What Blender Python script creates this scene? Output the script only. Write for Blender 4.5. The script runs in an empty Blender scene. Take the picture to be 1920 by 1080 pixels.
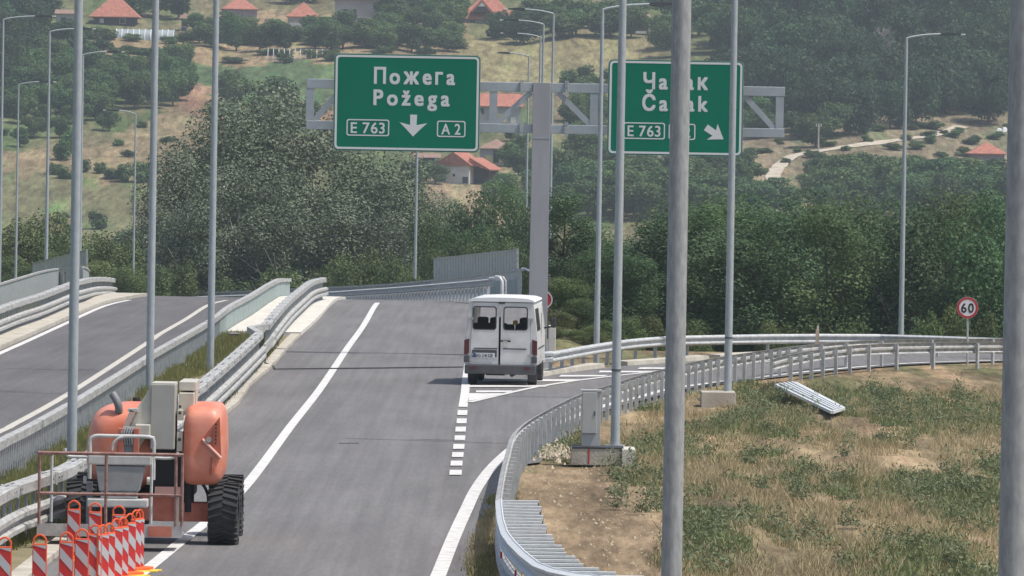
import bpy, bmesh, math, random
import numpy as np
from mathutils import Vector, Matrix
R = math.radians
random.seed(7); RNG = np.random.default_rng(11)
SC = bpy.context.scene
COL = SC.collection

# ------------------------------------------------------------------ camera, world, sun
FPX = 12000.0; CAMH = 6.3
PITCH = math.atan(260.0 / FPX); ROLL = R(1.0)
cam_d = bpy.data.cameras.new('camera'); cam = bpy.data.objects.new('camera', cam_d); COL.objects.link(cam)
cam_d.sensor_width = 36.0; cam_d.lens = 36.0 * FPX / 1920.0
cam_d.clip_start = 0.5; cam_d.clip_end = 6000
_up = Vector((0, math.sin(PITCH), math.cos(PITCH))); _rt = Vector((1, 0, 0)); _bk = Vector((0, -math.cos(PITCH), math.sin(PITCH)))
_cr = _rt * math.cos(ROLL) + _up * math.sin(ROLL); _cu = _up * math.cos(ROLL) - _rt * math.sin(ROLL)
M = Matrix(((_cr.x, _cu.x, _bk.x, 0), (_cr.y, _cu.y, _bk.y, 0), (_cr.z, _cu.z, _bk.z, CAMH), (0, 0, 0, 1)))
cam.matrix_world = M
SC.camera = cam
SUN_EL, SUN_AZ = 63.0, 107.0        # azimuth clockwise from +Y (view direction)
w = bpy.data.worlds.new('World'); SC.world = w; w.use_nodes = True
nt = w.node_tree; bg = nt.nodes['Background']; sky = nt.nodes.new('ShaderNodeTexSky')
sky.sky_type = 'NISHITA'; sky.sun_disc = False; sky.sun_elevation = R(SUN_EL); sky.sun_rotation = R(SUN_AZ)
sky.air_density = 1.0; sky.dust_density = 3.0; sky.ozone_density = 1.0
nt.links.new(sky.outputs[0], bg.inputs[0]); bg.inputs[1].default_value = 0.125
sd = bpy.data.lights.new('sun', 'SUN'); so = bpy.data.objects.new('sun', sd); COL.objects.link(so)
sd.energy = 3.4; sd.angle = R(0.6); sd.color = (1.0, 0.95, 0.88)
_s = Vector((math.sin(R(SUN_AZ)) * math.cos(R(SUN_EL)), math.cos(R(SUN_AZ)) * math.cos(R(SUN_EL)), math.sin(R(SUN_EL))))
so.rotation_euler = (-_s).to_track_quat('-Z', 'Y').to_euler()
vs = SC.view_settings; vs.view_transform = 'Standard'; vs.look = 'None'; vs.gamma = 1; vs.exposure = 0.25; vs.use_curve_mapping = False
SC.cycles.volume_bounces = 0; SC.cycles.max_bounces = 6; SC.cycles.diffuse_bounces = 2; SC.cycles.transparent_max_bounces = 8

# ------------------------------------------------------------------ maths
def zroad(d):
    e = np.maximum(0, np.asarray(d, float) - 245.0)
    return -0.00032 * np.minimum(e, 60) ** 2 - 0.0384 * np.maximum(0, e - 60)
def ray(px, py):
    u = px - 960.0; v = 540.0 - py
    u2 = u * math.cos(ROLL) - v * math.sin(ROLL); v2 = u * math.sin(ROLL) + v * math.cos(ROLL)
    x = u2; y = FPX * math.cos(PITCH) + v2 * math.sin(PITCH); z = -FPX * math.sin(PITCH) + v2 * math.cos(PITCH)
    return x / y, z / y
def P(px, py, D):
    a, b = ray(px, py); return Vector((a * D, D, CAMH + b * D))
def project(x, y, z):
    rz = (z - CAMH)
    den = y * math.cos(PITCH) - rz * math.sin(PITCH)
    v2 = (y * math.sin(PITCH) + rz * math.cos(PITCH)) / den * FPX; u2 = x / den * FPX
    u = u2 * math.cos(ROLL) + v2 * math.sin(ROLL); v = -u2 * math.sin(ROLL) + v2 * math.cos(ROLL)
    return 960 + u, 540 - v
def on_road(px, py, h=0.0):
    a, b = ray(px, py)
    D = np.arange(40, 420, 0.25); f = CAMH + b * D - zroad(D) - h
    k = np.argmax(f <= 0)
    if f[k] > 0: k = int(np.argmin(f))
    d = float(D[k])
    if k > 0 and f[k] <= 0: d -= 0.25 * float(f[k] / (f[k] - f[k - 1]))
    return Vector((a * d, d, float(zroad(d)) + h))
def _hash(i, j):
    n = (i * 374761393 + j * 668265263) & 0x7fffffff
    n = ((n ^ (n >> 13)) * 1274126177) & 0x7fffffff
    return ((n ^ (n >> 16)) & 0xffff) / 65535.0
def vnoise(x, y):
    x = np.asarray(x, float); y = np.asarray(y, float)
    xi = np.floor(x).astype(np.int64); yi = np.floor(y).astype(np.int64); fx = x - xi; fy = y - yi
    fx = fx * fx * (3 - 2 * fx); fy = fy * fy * (3 - 2 * fy)
    a = _hash(xi, yi); b = _hash(xi + 1, yi); c = _hash(xi, yi + 1); d = _hash(xi + 1, yi + 1)
    return (a * (1 - fx) + b * fx) * (1 - fy) + (c * (1 - fx) + d * fx) * fy
def fbm(x, y, o=4):
    s = 0; a = 0.5; t = 0
    for k in range(o):
        s = s + a * vnoise(x * 2 ** k + 17 * k, y * 2 ** k + 5 * k); t += a; a *= 0.5
    return s / t
def inpoly(px, py, poly):
    px = np.asarray(px); py = np.asarray(py); r = np.zeros(px.shape, bool)
    for k in range(len(poly)):
        x1, y1 = poly[k]; x2, y2 = poly[(k + 1) % len(poly)]
        if y1 == y2: continue
        c = ((y1 > py) != (y2 > py)) & (px < (x2 - x1) * (py - y1) / (y2 - y1) + x1); r ^= c
    return r
def catmull(pts, step):
    pts = [Vector(p) for p in pts]; q = [pts[0] * 2 - pts[1]] + pts + [pts[-1] * 2 - pts[-2]]; out = []
    for i in range(1, len(q) - 2):
        n = max(1, int((q[i + 1] - q[i]).length / step))
        for k in range(n):
            t = k / n
            out.append(0.5 * ((2 * q[i]) + (q[i + 1] - q[i - 1]) * t + (2 * q[i - 1] - 5 * q[i] + 4 * q[i + 1] - q[i + 2]) * t * t + (3 * q[i] - q[i - 1] - 3 * q[i + 1] + q[i + 2]) * t ** 3))
    out.append(pts[-1]); return out
def resample(pts, step, start=0.0):
    """points at even spacing with heading"""
    out = []; dist = start; acc = 0
    for a, b in zip(pts, pts[1:]):
        L = (b - a).length
        while dist <= acc + L and L > 0:
            t = (dist - acc) / L; d = (b - a).normalized(); out.append((a.lerp(b, t), math.atan2(d.y, d.x))); dist += step
        acc += L
    return out

# ------------------------------------------------------------------ materials
MATS = {}
def mat(name, col, rough=0.8, metal=0.0, var=0.0, scale=3.0, col2=None, bump=0.0, bscale=30.0, objvar=0.0, spec=None, trans=0.0, detail=6.0, stretch=None):
    if name in MATS: return MATS[name]
    m = bpy.data.materials.new(name); m.use_nodes = True; n = m.node_tree; b = n.nodes['Principled BSDF']
    b.inputs['Roughness'].default_value = rough; b.inputs['Metallic'].default_value = metal
    if spec is not None: b.inputs['Specular IOR Level'].default_value = spec
    c4 = (*col, 1)
    b.inputs['Base Color'].default_value = c4; out = None
    geo = n.nodes.new('ShaderNodeNewGeometry'); mp = n.nodes.new('ShaderNodeMapping'); n.links.new(geo.outputs['Position'], mp.inputs[0])
    if stretch: mp.inputs['Scale'].default_value = stretch
    if var > 0 or col2:
        tx = n.nodes.new('ShaderNodeTexNoise'); tx.inputs['Scale'].default_value = scale; tx.inputs['Detail'].default_value = detail; tx.inputs['Roughness'].default_value = 0.62
        n.links.new(mp.outputs[0], tx.inputs[0])
        cr = n.nodes.new('ShaderNodeValToRGB'); cr.color_ramp.elements[0].position = 0.36; cr.color_ramp.elements[1].position = 0.64
        if col2: e0, e1 = c4, (*col2, 1)
        else: e0 = (*[max(0, x * (1 - var)) for x in col], 1); e1 = (*[x * (1 + var) for x in col], 1)
        cr.color_ramp.elements[0].color = e0; cr.color_ramp.elements[1].color = e1
        n.links.new(tx.outputs[0], cr.inputs[0]); out = cr.outputs[0]
    if objvar > 0:
        oi = n.nodes.new('ShaderNodeObjectInfo'); hs = n.nodes.new('ShaderNodeHueSaturation')
        mr = n.nodes.new('ShaderNodeMapRange'); mr.inputs[3].default_value = 1 - objvar; mr.inputs[4].default_value = 1 + objvar
        n.links.new(oi.outputs['Random'], mr.inputs[0]); n.links.new(mr.outputs[0], hs.inputs['Value'])
        m2 = n.nodes.new('ShaderNodeMath'); m2.operation = 'MULTIPLY'; m2.inputs[1].default_value = 7.31; n.links.new(oi.outputs['Random'], m2.inputs[0])
        m3 = n.nodes.new('ShaderNodeMath'); m3.operation = 'FRACT'; n.links.new(m2.outputs[0], m3.inputs[0])
        mr2 = n.nodes.new('ShaderNodeMapRange'); mr2.inputs[3].default_value = 0.5 - objvar * .09; mr2.inputs[4].default_value = 0.5 + objvar * .06
        n.links.new(m3.outputs[0], mr2.inputs[0]); n.links.new(mr2.outputs[0], hs.inputs['Hue'])
        if out is not None: n.links.new(out, hs.inputs['Color'])
        else: hs.inputs['Color'].default_value = c4
        out = hs.outputs[0]
    if out is not None: n.links.new(out, b.inputs['Base Color'])
    if bump > 0:
        t2 = n.nodes.new('ShaderNodeTexNoise'); t2.inputs['Scale'].default_value = bscale; t2.inputs['Detail'].default_value = 4; n.links.new(mp.outputs[0], t2.inputs[0])
        bp = n.nodes.new('ShaderNodeBump'); bp.inputs['Strength'].default_value = bump; bp.inputs['Distance'].default_value = 0.05
        n.links.new(t2.outputs[0], bp.inputs['Height']); n.links.new(bp.outputs[0], b.inputs['Normal'])
    if trans > 0:
        tr = n.nodes.new('ShaderNodeBsdfTranslucent'); mx = n.nodes.new('ShaderNodeMixShader'); mx.inputs[0].default_value = trans
        if out is not None: n.links.new(out, tr.inputs[0])
        else: tr.inputs[0].default_value = c4
        n.links.new(b.outputs[0], mx.inputs[1]); n.links.new(tr.outputs[0], mx.inputs[2]); n.links.new(mx.outputs[0], n.nodes['Material Output'].inputs[0])
    MATS[name] = m; return m

def asphalt(name, c1, c2, tracks=True):
    m = mat(name, c1, rough=0.85, col2=c2, scale=0.35, stretch=(1.6, 0.25, 1), bump=0.25, bscale=60)
    n = m.node_tree; b = n.nodes['Principled BSDF']; src = b.inputs['Base Color'].links[0].from_socket
    geo = n.nodes.new('ShaderNodeNewGeometry')
    fine = n.nodes.new('ShaderNodeTexNoise'); fine.inputs['Scale'].default_value = 14; fine.inputs['Roughness'].default_value = .7; fine.inputs['Detail'].default_value = 6; mf_ = n.nodes.new('ShaderNodeMapping'); mf_.inputs['Scale'].default_value = (1, .08, 1); n.links.new(geo.outputs['Position'], mf_.inputs[0]); n.links.new(mf_.outputs[0], fine.inputs[0])
    mr = n.nodes.new('ShaderNodeMapRange'); mr.inputs[1].default_value = .3; mr.inputs[2].default_value = .7; mr.inputs[3].default_value = 0.86; mr.inputs[4].default_value = 1.14; n.links.new(fine.outputs[0], mr.inputs[0])
    mp = n.nodes.new('ShaderNodeMapping'); mp.inputs['Scale'].default_value = (5.0, 0.06, 1); mp.inputs['Rotation'].default_value = (0, 0, R(-1.0)); n.links.new(geo.outputs['Position'], mp.inputs[0])
    st = n.nodes.new('ShaderNodeTexNoise'); st.inputs['Scale'].default_value = 1.0; st.inputs['Detail'].default_value = 3; n.links.new(mp.outputs[0], st.inputs[0])
    mr2 = n.nodes.new('ShaderNodeMapRange'); mr2.inputs[1].default_value = .35; mr2.inputs[2].default_value = .65; mr2.inputs[3].default_value = 0.9; mr2.inputs[4].default_value = 1.1; n.links.new(st.outputs[0], mr2.inputs[0])
    mu = n.nodes.new('ShaderNodeMath'); mu.operation = 'MULTIPLY'; n.links.new(mr.outputs[0], mu.inputs[0]); n.links.new(mr2.outputs[0], mu.inputs[1])
    mx = n.nodes.new('ShaderNodeVectorMath'); mx.operation = 'SCALE'; n.links.new(src, mx.inputs[0]); n.links.new(mu.outputs[0], mx.inputs['Scale'])
    n.links.new(mx.outputs[0], b.inputs['Base Color']); return m

ASPH = asphalt('asphalt', (0.128, 0.123, 0.121), (0.165, 0.160, 0.157))
ASPHL = asphalt('asphalt_dark', (0.098, 0.094, 0.094), (0.126, 0.121, 0.121))
PAINT = mat('road_paint', (0.50, 0.49, 0.46), 0.7, col2=(0.72, 0.71, 0.69), scale=4, bump=.1)
PAINTY = mat('old_road_paint', (0.42, 0.40, 0.34), 0.8, col2=(0.58, 0.56, 0.50), scale=5)
CONC = mat('concrete', (0.36, 0.33, 0.27), 0.9, col2=(0.52, 0.49, 0.42), scale=1.4, bump=.3)
CONCW = mat('new_concrete', (0.50, 0.48, 0.43), 0.9, col2=(0.66, 0.64, 0.58), scale=1.8, bump=.3)
SOIL = mat('verge_soil', (0.20, 0.155, 0.10), 0.95, col2=(0.30, 0.245, 0.165), scale=2.5, bump=.6, bscale=12)
GALV = mat('galvanised_steel', (0.37, 0.385, 0.39), 0.6, 0.1, col2=(0.52, 0.535, 0.53), scale=8, stretch=(1, .3, .6), detail=7)
GALVD = mat('dusty_galvanised', (0.29, 0.29, 0.28), 0.65, 0.1, col2=(0.50, 0.50, 0.48), scale=9, stretch=(1, .22, 1), detail=8)
GALVB = mat('bright_galvanised', (0.64, 0.665, 0.67), 0.5, 0.1, var=.1, scale=9)
POLE = mat('pole_steel', (0.33, 0.37, 0.39), 0.55, 0.12, col2=(0.40, 0.44, 0.455), scale=9, stretch=(1, 1, .5))
POLEN = mat('weathered_pole_steel', (0.26, 0.275, 0.285), 0.6, 0.1, col2=(0.38, 0.395, 0.40), scale=22, stretch=(1, 1, .3), detail=9)
GREYP = mat('gantry_steel', (0.33, 0.375, 0.40), 0.55, 0.1, col2=(0.39, 0.43, 0.455), scale=2.5)
COLM = mat('gantry_column_steel', (0.31, 0.31, 0.33), 0.6, 0.1, col2=(0.37, 0.37, 0.385), scale=1.5, stretch=(1, 1, .2))
PICK = mat('parapet_steel', (0.42, 0.45, 0.45), 0.55, 0.25, var=.15, scale=5)
PANELG = mat('parapet_panel', (0.30, 0.37, 0.36), 0.6, 0.1, var=.08, scale=3)
DARK = mat('dark_plastic', (0.03, 0.03, 0.033), 0.6, var=.2)
LEDM = mat('lamp_housing', (0.10, 0.11, 0.12), 0.5, .3)
LENS = mat('lamp_lens', (0.85, 0.85, 0.80), 0.2)
REDR = mat('red_reflector', (0.45, 0.03, 0.04), 0.35)
GREEN = mat('sign_green', (0.001, 0.17, 0.10), 0.7, var=.04, scale=.8, spec=.1)
WHITE = mat('sign_white', (0.66, 0.68, 0.68), 0.5)
BLACK = mat('sign_black', (0.015, 0.015, 0.015), 0.6)
SIGNB = mat('sign_back', (0.32, 0.35, 0.36), 0.5, 0.3)

# ------------------------------------------------------------------ object helpers
def link(name, me, m=None, parent=None, smooth=False):
    o = bpy.data.objects.new(name, me); COL.objects.link(o)
    if m is not None and not me.materials: me.materials.append(m)
    if smooth:
        me.polygons.foreach_set('use_smooth', [True] * len(me.polygons)); me.update()
    if parent is not None: o.parent = parent
    return o
def tag(o, label=None, cat=None, group=None, kind=None):
    if label: o['label'] = label
    if cat: o['category'] = cat
    if group: o['group'] = group
    if kind: o['kind'] = kind
    return o
def thing(name, label, cat, loc=(0, 0, 0), rz=0.0, group=None, scale=None):
    o = bpy.data.objects.new(name, None); COL.objects.link(o); o.location = loc; o.rotation_euler = (0, 0, rz); o.empty_display_size = .2
    if scale: o.scale = scale
    return tag(o, label, cat, group)
class MB:
    def __init__(s): s.v = []; s.f = []
    def add(s, vs, fs):
        n = len(s.v); s.v += [tuple(v) for v in vs]; s.f += [tuple(i + n for i in f) for f in fs]; return s
    def box(s, c, d, rz=0.0, rx=0.0, ry=0.0, taper=1.0):
        m = Matrix.Rotation(rz, 3, 'Z') @ Matrix.Rotation(ry, 3, 'Y') @ Matrix.Rotation(rx, 3, 'X'); c = Vector(c); vs = []
        for z in (-1, 1):
            k = taper if z > 0 else 1
            for y in (-1, 1):
                for x in (-1, 1): vs.append(c + m @ Vector((x * d[0] / 2 * k, y * d[1] / 2 * k, z * d[2] / 2)))
        return s.add(vs, [(0, 2, 3, 1), (4, 5, 7, 6), (0, 1, 5, 4), (2, 6, 7, 3), (0, 4, 6, 2), (1, 3, 7, 5)])
    def bar(s, a, b, wd, hd=None):
        a = Vector(a); b = Vector(b); hd = hd or wd; d = b - a; L = d.length; q = d.to_track_quat('Z', 'Y').to_matrix(); c = (a + b) / 2; vs = []
        for z in (-1, 1):
            for y in (-1, 1):
                for x in (-1, 1): vs.append(c + q @ Vector((x * wd / 2, y * hd / 2, z * L / 2)))
        return s.add(vs, [(0, 2, 3, 1), (4, 5, 7, 6), (0, 1, 5, 4), (2, 6, 7, 3), (0, 4, 6, 2), (1, 3, 7, 5)])
    def tube(s, pts, r, n=10, r2=None, cap=True):
        pts = [Vector(p) for p in pts]; N = len(pts); vs = []; prev = None
        for i, p in enumerate(pts):
            d = (pts[min(i + 1, N - 1)] - pts[max(i - 1, 0)]).normalized()
            if prev is None: u = d.orthogonal().normalized()
            else:
                u = prev - d * prev.dot(d); u = u.normalized() if u.length > 1e-5 else d.orthogonal().normalized()
            prev = u; v = d.cross(u); rr = r if r2 is None else r + (r2 - r) * i / (N - 1)
            for k in range(n):
                a = 2 * math.pi * k / n; vs.append(p + u * math.cos(a) * rr + v * math.sin(a) * rr)
        fs = [(i * n + k, i * n + (k + 1) % n, (i + 1) * n + (k + 1) % n, (i + 1) * n + k) for i in range(N - 1) for k in range(n)]
        if cap: fs += [tuple(reversed(range(n))), tuple(range((N - 1) * n, N * n))]
        return s.add(vs, fs)
    def prism(s, poly, y0, y1):
        """poly in (x,z), extruded along y"""
        n = len(poly); vs = [(x, y0, z) for x, z in poly] + [(x, y1, z) for x, z in poly]
        return s.add(vs, [tuple(range(n)), tuple(range(2 * n - 1, n - 1, -1))] + [(i, i + n, (i + 1) % n + n, (i + 1) % n) for i in range(n)])
    def ring(s, outer, inner, y0, y1):
        n = len(outer); vs = []
        for y in (y0, y1):
            vs += [(x, y, z) for x, z in outer] + [(x, y, z) for x, z in inner]
        fs = []
        for i in range(n):
            j = (i + 1) % n
            fs += [(i, j, n + j, n + i), (2 * n + i, 3 * n + i, 3 * n + j, 2 * n + j), (i, 2 * n + i, 2 * n + j, j), (n + i, n + j, 3 * n + j, 3 * n + i)]
        return s.add(vs, fs)
    def sweep(s, path, prof, closed=True, flat=None):
        """profile (lateral, z) swept along path; lateral = right of travel"""
        n = len(prof); N = len(path); vs = []
        for i, p in enumerate(path):
            d = path[min(i + 1, N - 1)] - path[max(i - 1, 0)]; d = Vector((d.x, d.y, 0)).normalized(); lat = Vector((d.y, -d.x, 0))
            for a, z in prof: vs.append(p + lat * a + Vector((0, 0, z)))
        fs = []
        for i in range(N - 1):
            for k in range(n if closed else n - 1):
                fs.append((i * n + k, i * n + (k + 1) % n, (i + 1) * n + (k + 1) % n, (i + 1) * n + k))
        if closed: fs += [tuple(reversed(range(n))), tuple(range((N - 1) * n, N * n))]
        return s.add(vs, fs)
    def mesh(s, name):
        me = bpy.data.meshes.new(name); me.from_pydata(s.v, [], s.f)
        bm = bmesh.new(); bm.from_mesh(me); bmesh.ops.recalc_face_normals(bm, faces=bm.faces); bm.to_mesh(me); bm.free(); me.update(); return me
    def build(s, name, m, parent=None, smooth=False, bevel=0.0, segs=2):
        me = s.mesh(name)
        if bevel > 0:
            bm = bmesh.new(); bm.from_mesh(me); bmesh.ops.bevel(bm, geom=list(bm.edges), offset=bevel, segments=segs, affect='EDGES', clamp_overlap=True, profile=.5); bm.to_mesh(me); bm.free()
        o = link(name, me, m, parent, smooth)
        if smooth:
            try: me.set_sharp_from_angle(angle=R(50))
            except Exception: pass
        return o
def rrect(w_, h_, r, n=5, cx=0, cz=0):
    out = []
    for sx, sz, a0 in ((1, 1, 0), (-1, 1, 90), (-1, -1, 180), (1, -1, 270)):
        for k in range(n + 1):
            a = R(a0 + 90 * k / n); out.append((cx + sx * (w_ / 2 - r) + r * math.cos(a), cz + sz * (h_ / 2 - r) + r * math.sin(a)))
    return out
def circ(r, n=32, cx=0, cz=0): return [(cx + r * math.cos(2 * math.pi * k / n), cz + r * math.sin(2 * math.pi * k / n)) for k in range(n)]
def fastmesh(name, V, F):
    """V (n,3), F (m,k) numpy"""
    me = bpy.data.meshes.new(name); k = F.shape[1]
    me.vertices.add(len(V)); me.vertices.foreach_set('co', V.astype(np.float32).ravel())
    me.loops.add(F.size); me.loops.foreach_set('vertex_index', F.astype(np.int32).ravel())
    me.polygons.add(len(F)); me.polygons.foreach_set('loop_start', np.arange(0, F.size, k, dtype=np.int32))
    me.update(calc_edges=True); me.validate(); return me
def copy_thing(root, loc, rz, label, group=None, scale=None):
    r = root.copy(); COL.objects.link(r); r.location = loc; r.rotation_euler = (0, 0, rz); r['label'] = label
    if scale: r.scale = scale
    if group: r['group'] = group
    for ch in root.children:
        c = ch.copy(); COL.objects.link(c); c.parent = r
        for g in ch.children:
            d = g.copy(); COL.objects.link(d); d.parent = c
    return r

_fontc = {}
def glyph(ch, bold):
    if (ch, bold) in _fontc: return _fontc[(ch, bold)]
    cu = bpy.data.curves.new('letter', 'FONT'); cu.body = ch; cu.size = 1.0; cu.offset = 0.0; cu.resolution_u = 6
    o = bpy.data.objects.new('letter', cu); COL.objects.link(o)
    dg = bpy.context.evaluated_depsgraph_get(); me = bpy.data.meshes.new_from_object(o.evaluated_get(dg))
    bpy.data.objects.remove(o)
    xs = [v.co.x for v in me.vertices]; _fontc[(ch, bold)] = (me, min(xs), max(xs)); return _fontc[(ch, bold)]
def word(text, x0, x1, zb, cap, y, m, parent, bold=0.022, gap=0.13, space=0.35):
    text = text.replace('\u0435', 'e').replace('\u043e', 'o').replace('\u0430', 'a')   # same shapes, cleaner outlines
    s = cap / 0.727; lay = []; x = 0
    for ch in text:
        if ch == ' ': x += space; continue
        me, a, b = glyph(ch, bold); lay.append((ch, x - a, me)); x += b - a + gap
    tot = x - gap; sx = (x1 - x0) / tot
    for ch, ox, me in lay:
        vs = []; fs = []; nv = len(me.vertices)
        for k, (ax, az) in enumerate(((-1, -1), (1, -1), (1, 1), (-1, 1), (0, 0), (-1, 0), (1, 0))):
            vs += [(x0 + (v.co.x + ox) * sx + ax * bold * s, y - .0007 * k, zb + v.co.y * s * .97 + .012 * s + az * bold * s) for v in me.vertices]; fs += [tuple(i + k * nv for i in p.vertices) for p in me.polygons]
        g = bpy.data.meshes.new('letter'); g.from_pydata(vs, [], fs)
        link('letter', g, m, parent)

# ------------------------------------------------------------------ terrain
def edge_drop(X, D):
    X = np.asarray(X, float); D = np.asarray(D, float)
    e = np.maximum(0, D - 282.0); cx = -e * e / 420.0
    rr = 1.9 + 22 * np.exp(-np.maximum(0, D - 203) / 1.2) * 0 ; rr = np.where(D < 205, 60.0, 1.9) + cx
    right = np.maximum(0, X - rr); right = np.where(D < 205, 0, np.minimum(right, np.maximum(0, (D - 205))))
    lx = np.where(D < 160, -60, np.interp(D, [160, 230, 260, 283], [-26, -21.5, -19.2, -18.5])) + cx
    left = np.maximum(0, lx - X)
    far = np.maximum(0, D - 420)
    return np.maximum(np.maximum(right, left) * 0.45, far * .4)
def terrain(X, D):
    X = np.asarray(X, float); D = np.asarray(D, float)
    near = np.maximum(zroad(D) - edge_drop(X, D), -10.0) - 0.045
    und = (fbm(X / 55 + 3, D / 110 + 9, 3) - .5) * 7 * np.clip((D - 930) / 150, 0, 1)
    hill = -10 + 0.107 * np.maximum(0, D - 900) + und
    hill = hill + (fbm(X / 9, D / 16, 3) - .5) * 0.9 * np.clip((D - 880) / 60, 0, 1)
    g = np.where(D > 600, hill, near)
    # roadside slope right of the ramp guardrail: rough ground
    px, py = project(X, D, 0 * X)
    m = np.clip((X - np.interp(D, RX_D, RX_X) - .25) / 1.0, 0, 1) * (D < 178) * (D > 40)
    m = m * (1 - .8 * ((D < 136) & (X < 3.2)))
    g = g + m * ((fbm(X / 2.0, D / 9, 4) - .5) * 0.8 + (fbm(X / .5, D / 2.2, 2) - .5) * .16)
    return g
# ramp guardrail top line (photo pixels) -> world
RG_PX = [(1260, 1120), (1139, 1080), (1084, 1074), (1039, 1065), (1010, 1054), (984, 1034), (963, 1013), (950, 995), (943, 973), (939, 934), (942, 912), (948, 877), (955, 850), (963, 820), (976, 801), (1000, 783), (1040, 761), (1090, 738), (1150, 719), (1200, 703), (1275, 684), (1350, 669), (1425, 658), (1481, 650)]
RG = [on_road(x, y, 0.78) for x, y in RG_PX]
_far = [on_road(x, y, 0.78) for x, y in [(1537, 644), (1612, 638.5), (1700, 636), (1800, 635), (1879, 634.5), (1960, 635)]]
RGW = catmull(RG + _far, 1.5)
_o = sorted([(p.y, p.x) for p in RGW if p.y > 84]); RX_D = [20, 80] + [a for a, b in _o]; RX_X = [2.6, 1.6] + [b for a, b in _o]
RX_D, RX_X = np.array(RX_D), np.maximum.accumulate(np.array(RX_X)) if False else np.array(RX_X)

def on_terrain(px, py, d0=640, d1=1900):
    a, b = ray(px, py); D = np.arange(d0, d1, 1.0); f = CAMH + b * D - terrain(a * D, D); k = int(np.argmax(f <= 0))
    if f[k] > 0: k = len(D) - 1
    d = float(D[k]); return Vector((a * d, d, float(terrain(a * d, d))))

LAND = [  # (polygon in photo pixels, colour)
    ([(-400, 300), (300, 300), (300, 520), (-400, 520)], (0.145, 0.14, 0.072)),
    ([(120, 280), (340, 190), (430, 215), (420, 300), (270, 345), (100, 330), (-400, 330), (-400, 290)], (0.21, 0.165, 0.095)),
    ([(330, 155), (480, 185), (640, 190), (640, 235), (430, 225), (340, 205)], (0.25, 0.15, 0.10)),
    ([(345, 125), (520, 118), (700, 130), (700, 200), (440, 190), (350, 165)], (0.085, 0.125, 0.055)),
    ([(-400, 60), (340, 75), (620, 60), (640, 118), (340, 122), (240, 130), (100, 120), (-400, 110)], (0.24, 0.175, 0.10)),
    ([(420, 20), (900, 20), (900, 118), (420, 110)], (0.25, 0.185, 0.11)),
    ([(860, 62), (1240, 75), (1240, 160), (860, 170)], (0.225, 0.195, 0.10)),
    ([(1390, 205), (1940, 215), (2300, 215), (2300, 345), (1390, 345)], (0.19, 0.155, 0.10)),
    ([(1160, 285), (1460, 285), (1470, 345), (1160, 345)], (0.26, 0.20, 0.13)),
    ([(800, 330), (960, 330), (960, 430), (800, 430)], (0.25, 0.19, 0.12)),
]
def landmat():
    m = bpy.data.materials.new('hillside_ground'); m.use_nodes = True; n = m.node_tree; b = n.nodes['Principled BSDF']; b.inputs['Roughness'].default_value = .95; b.inputs['Specular IOR Level'].default_value = .1
    at = n.nodes.new('ShaderNodeAttribute'); at.attribute_name = 'land'
    geo = n.nodes.new('ShaderNodeNewGeometry'); out = at.outputs['Color']
    for sc, lo, hi, st in ((0.9, .6, 1.4, (1, .14, .2)), (0.16, .75, 1.25, (1, .2, .3)), (5, .72, 1.28, (1, .10, .3))):
        mp = n.nodes.new('ShaderNodeMapping'); mp.inputs['Scale'].default_value = st; n.links.new(geo.outputs['Position'], mp.inputs[0])
        tx = n.nodes.new('ShaderNodeTexNoise'); tx.inputs['Scale'].default_value = sc; tx.inputs['Detail'].default_value = 6; tx.inputs['Roughness'].default_value = .65; n.links.new(mp.outputs[0], tx.inputs[0])
        mr = n.nodes.new('ShaderNodeMapRange'); mr.inputs[1].default_value = .35; mr.inputs[2].default_value = .65; mr.inputs[3].default_value = lo; mr.inputs[4].default_value = hi; n.links.new(tx.outputs[0], mr.inputs[0])
        mx = n.nodes.new('ShaderNodeVectorMath'); mx.operation = 'SCALE'; n.links.new(out, mx.inputs[0]); n.links.new(mr.outputs[0], mx.inputs['Scale']); out = mx.outputs[0]
    n.links.new(out, b.inputs['Base Color'])
    t2 = n.nodes.new('ShaderNodeTexNoise'); t2.inputs['Scale'].default_value = 9; t2.inputs['Detail'].default_value = 5; n.links.new(geo.outputs['Position'], t2.inputs[0])
    bp = n.nodes.new('ShaderNodeBump'); bp.inputs['Strength'].default_value = .7; bp.inputs['Distance'].default_value = .12; n.links.new(t2.outputs[0], bp.inputs['Height']); n.links.new(bp.outputs[0], b.inputs['Normal'])
    return m
LANDM = landmat()
def sheet(name, xs, ys, colour):
    X, Y = np.meshgrid(xs, ys); Z = terrain(X, Y); V = np.stack([X.ravel(), Y.ravel(), Z.ravel()], 1)
    nx, ny = len(xs), len(ys); i = np.arange(ny - 1)[:, None] * nx + np.arange(nx - 1)[None, :]; i = i.ravel()
    F = np.stack([i, i + 1, i + nx + 1, i + nx], 1); me = fastmesh(name, V, F)
    at = me.color_attributes.new('land', 'FLOAT_COLOR', 'POINT'); C = colour(V[:, 0], V[:, 1], V[:, 2]); at.data.foreach_set('color', np.concatenate([C, np.ones((len(C), 1))], 1).astype(np.float32).ravel())
    o = link(name, me, LANDM, smooth=True); tag(o, kind='structure'); return o
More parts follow.
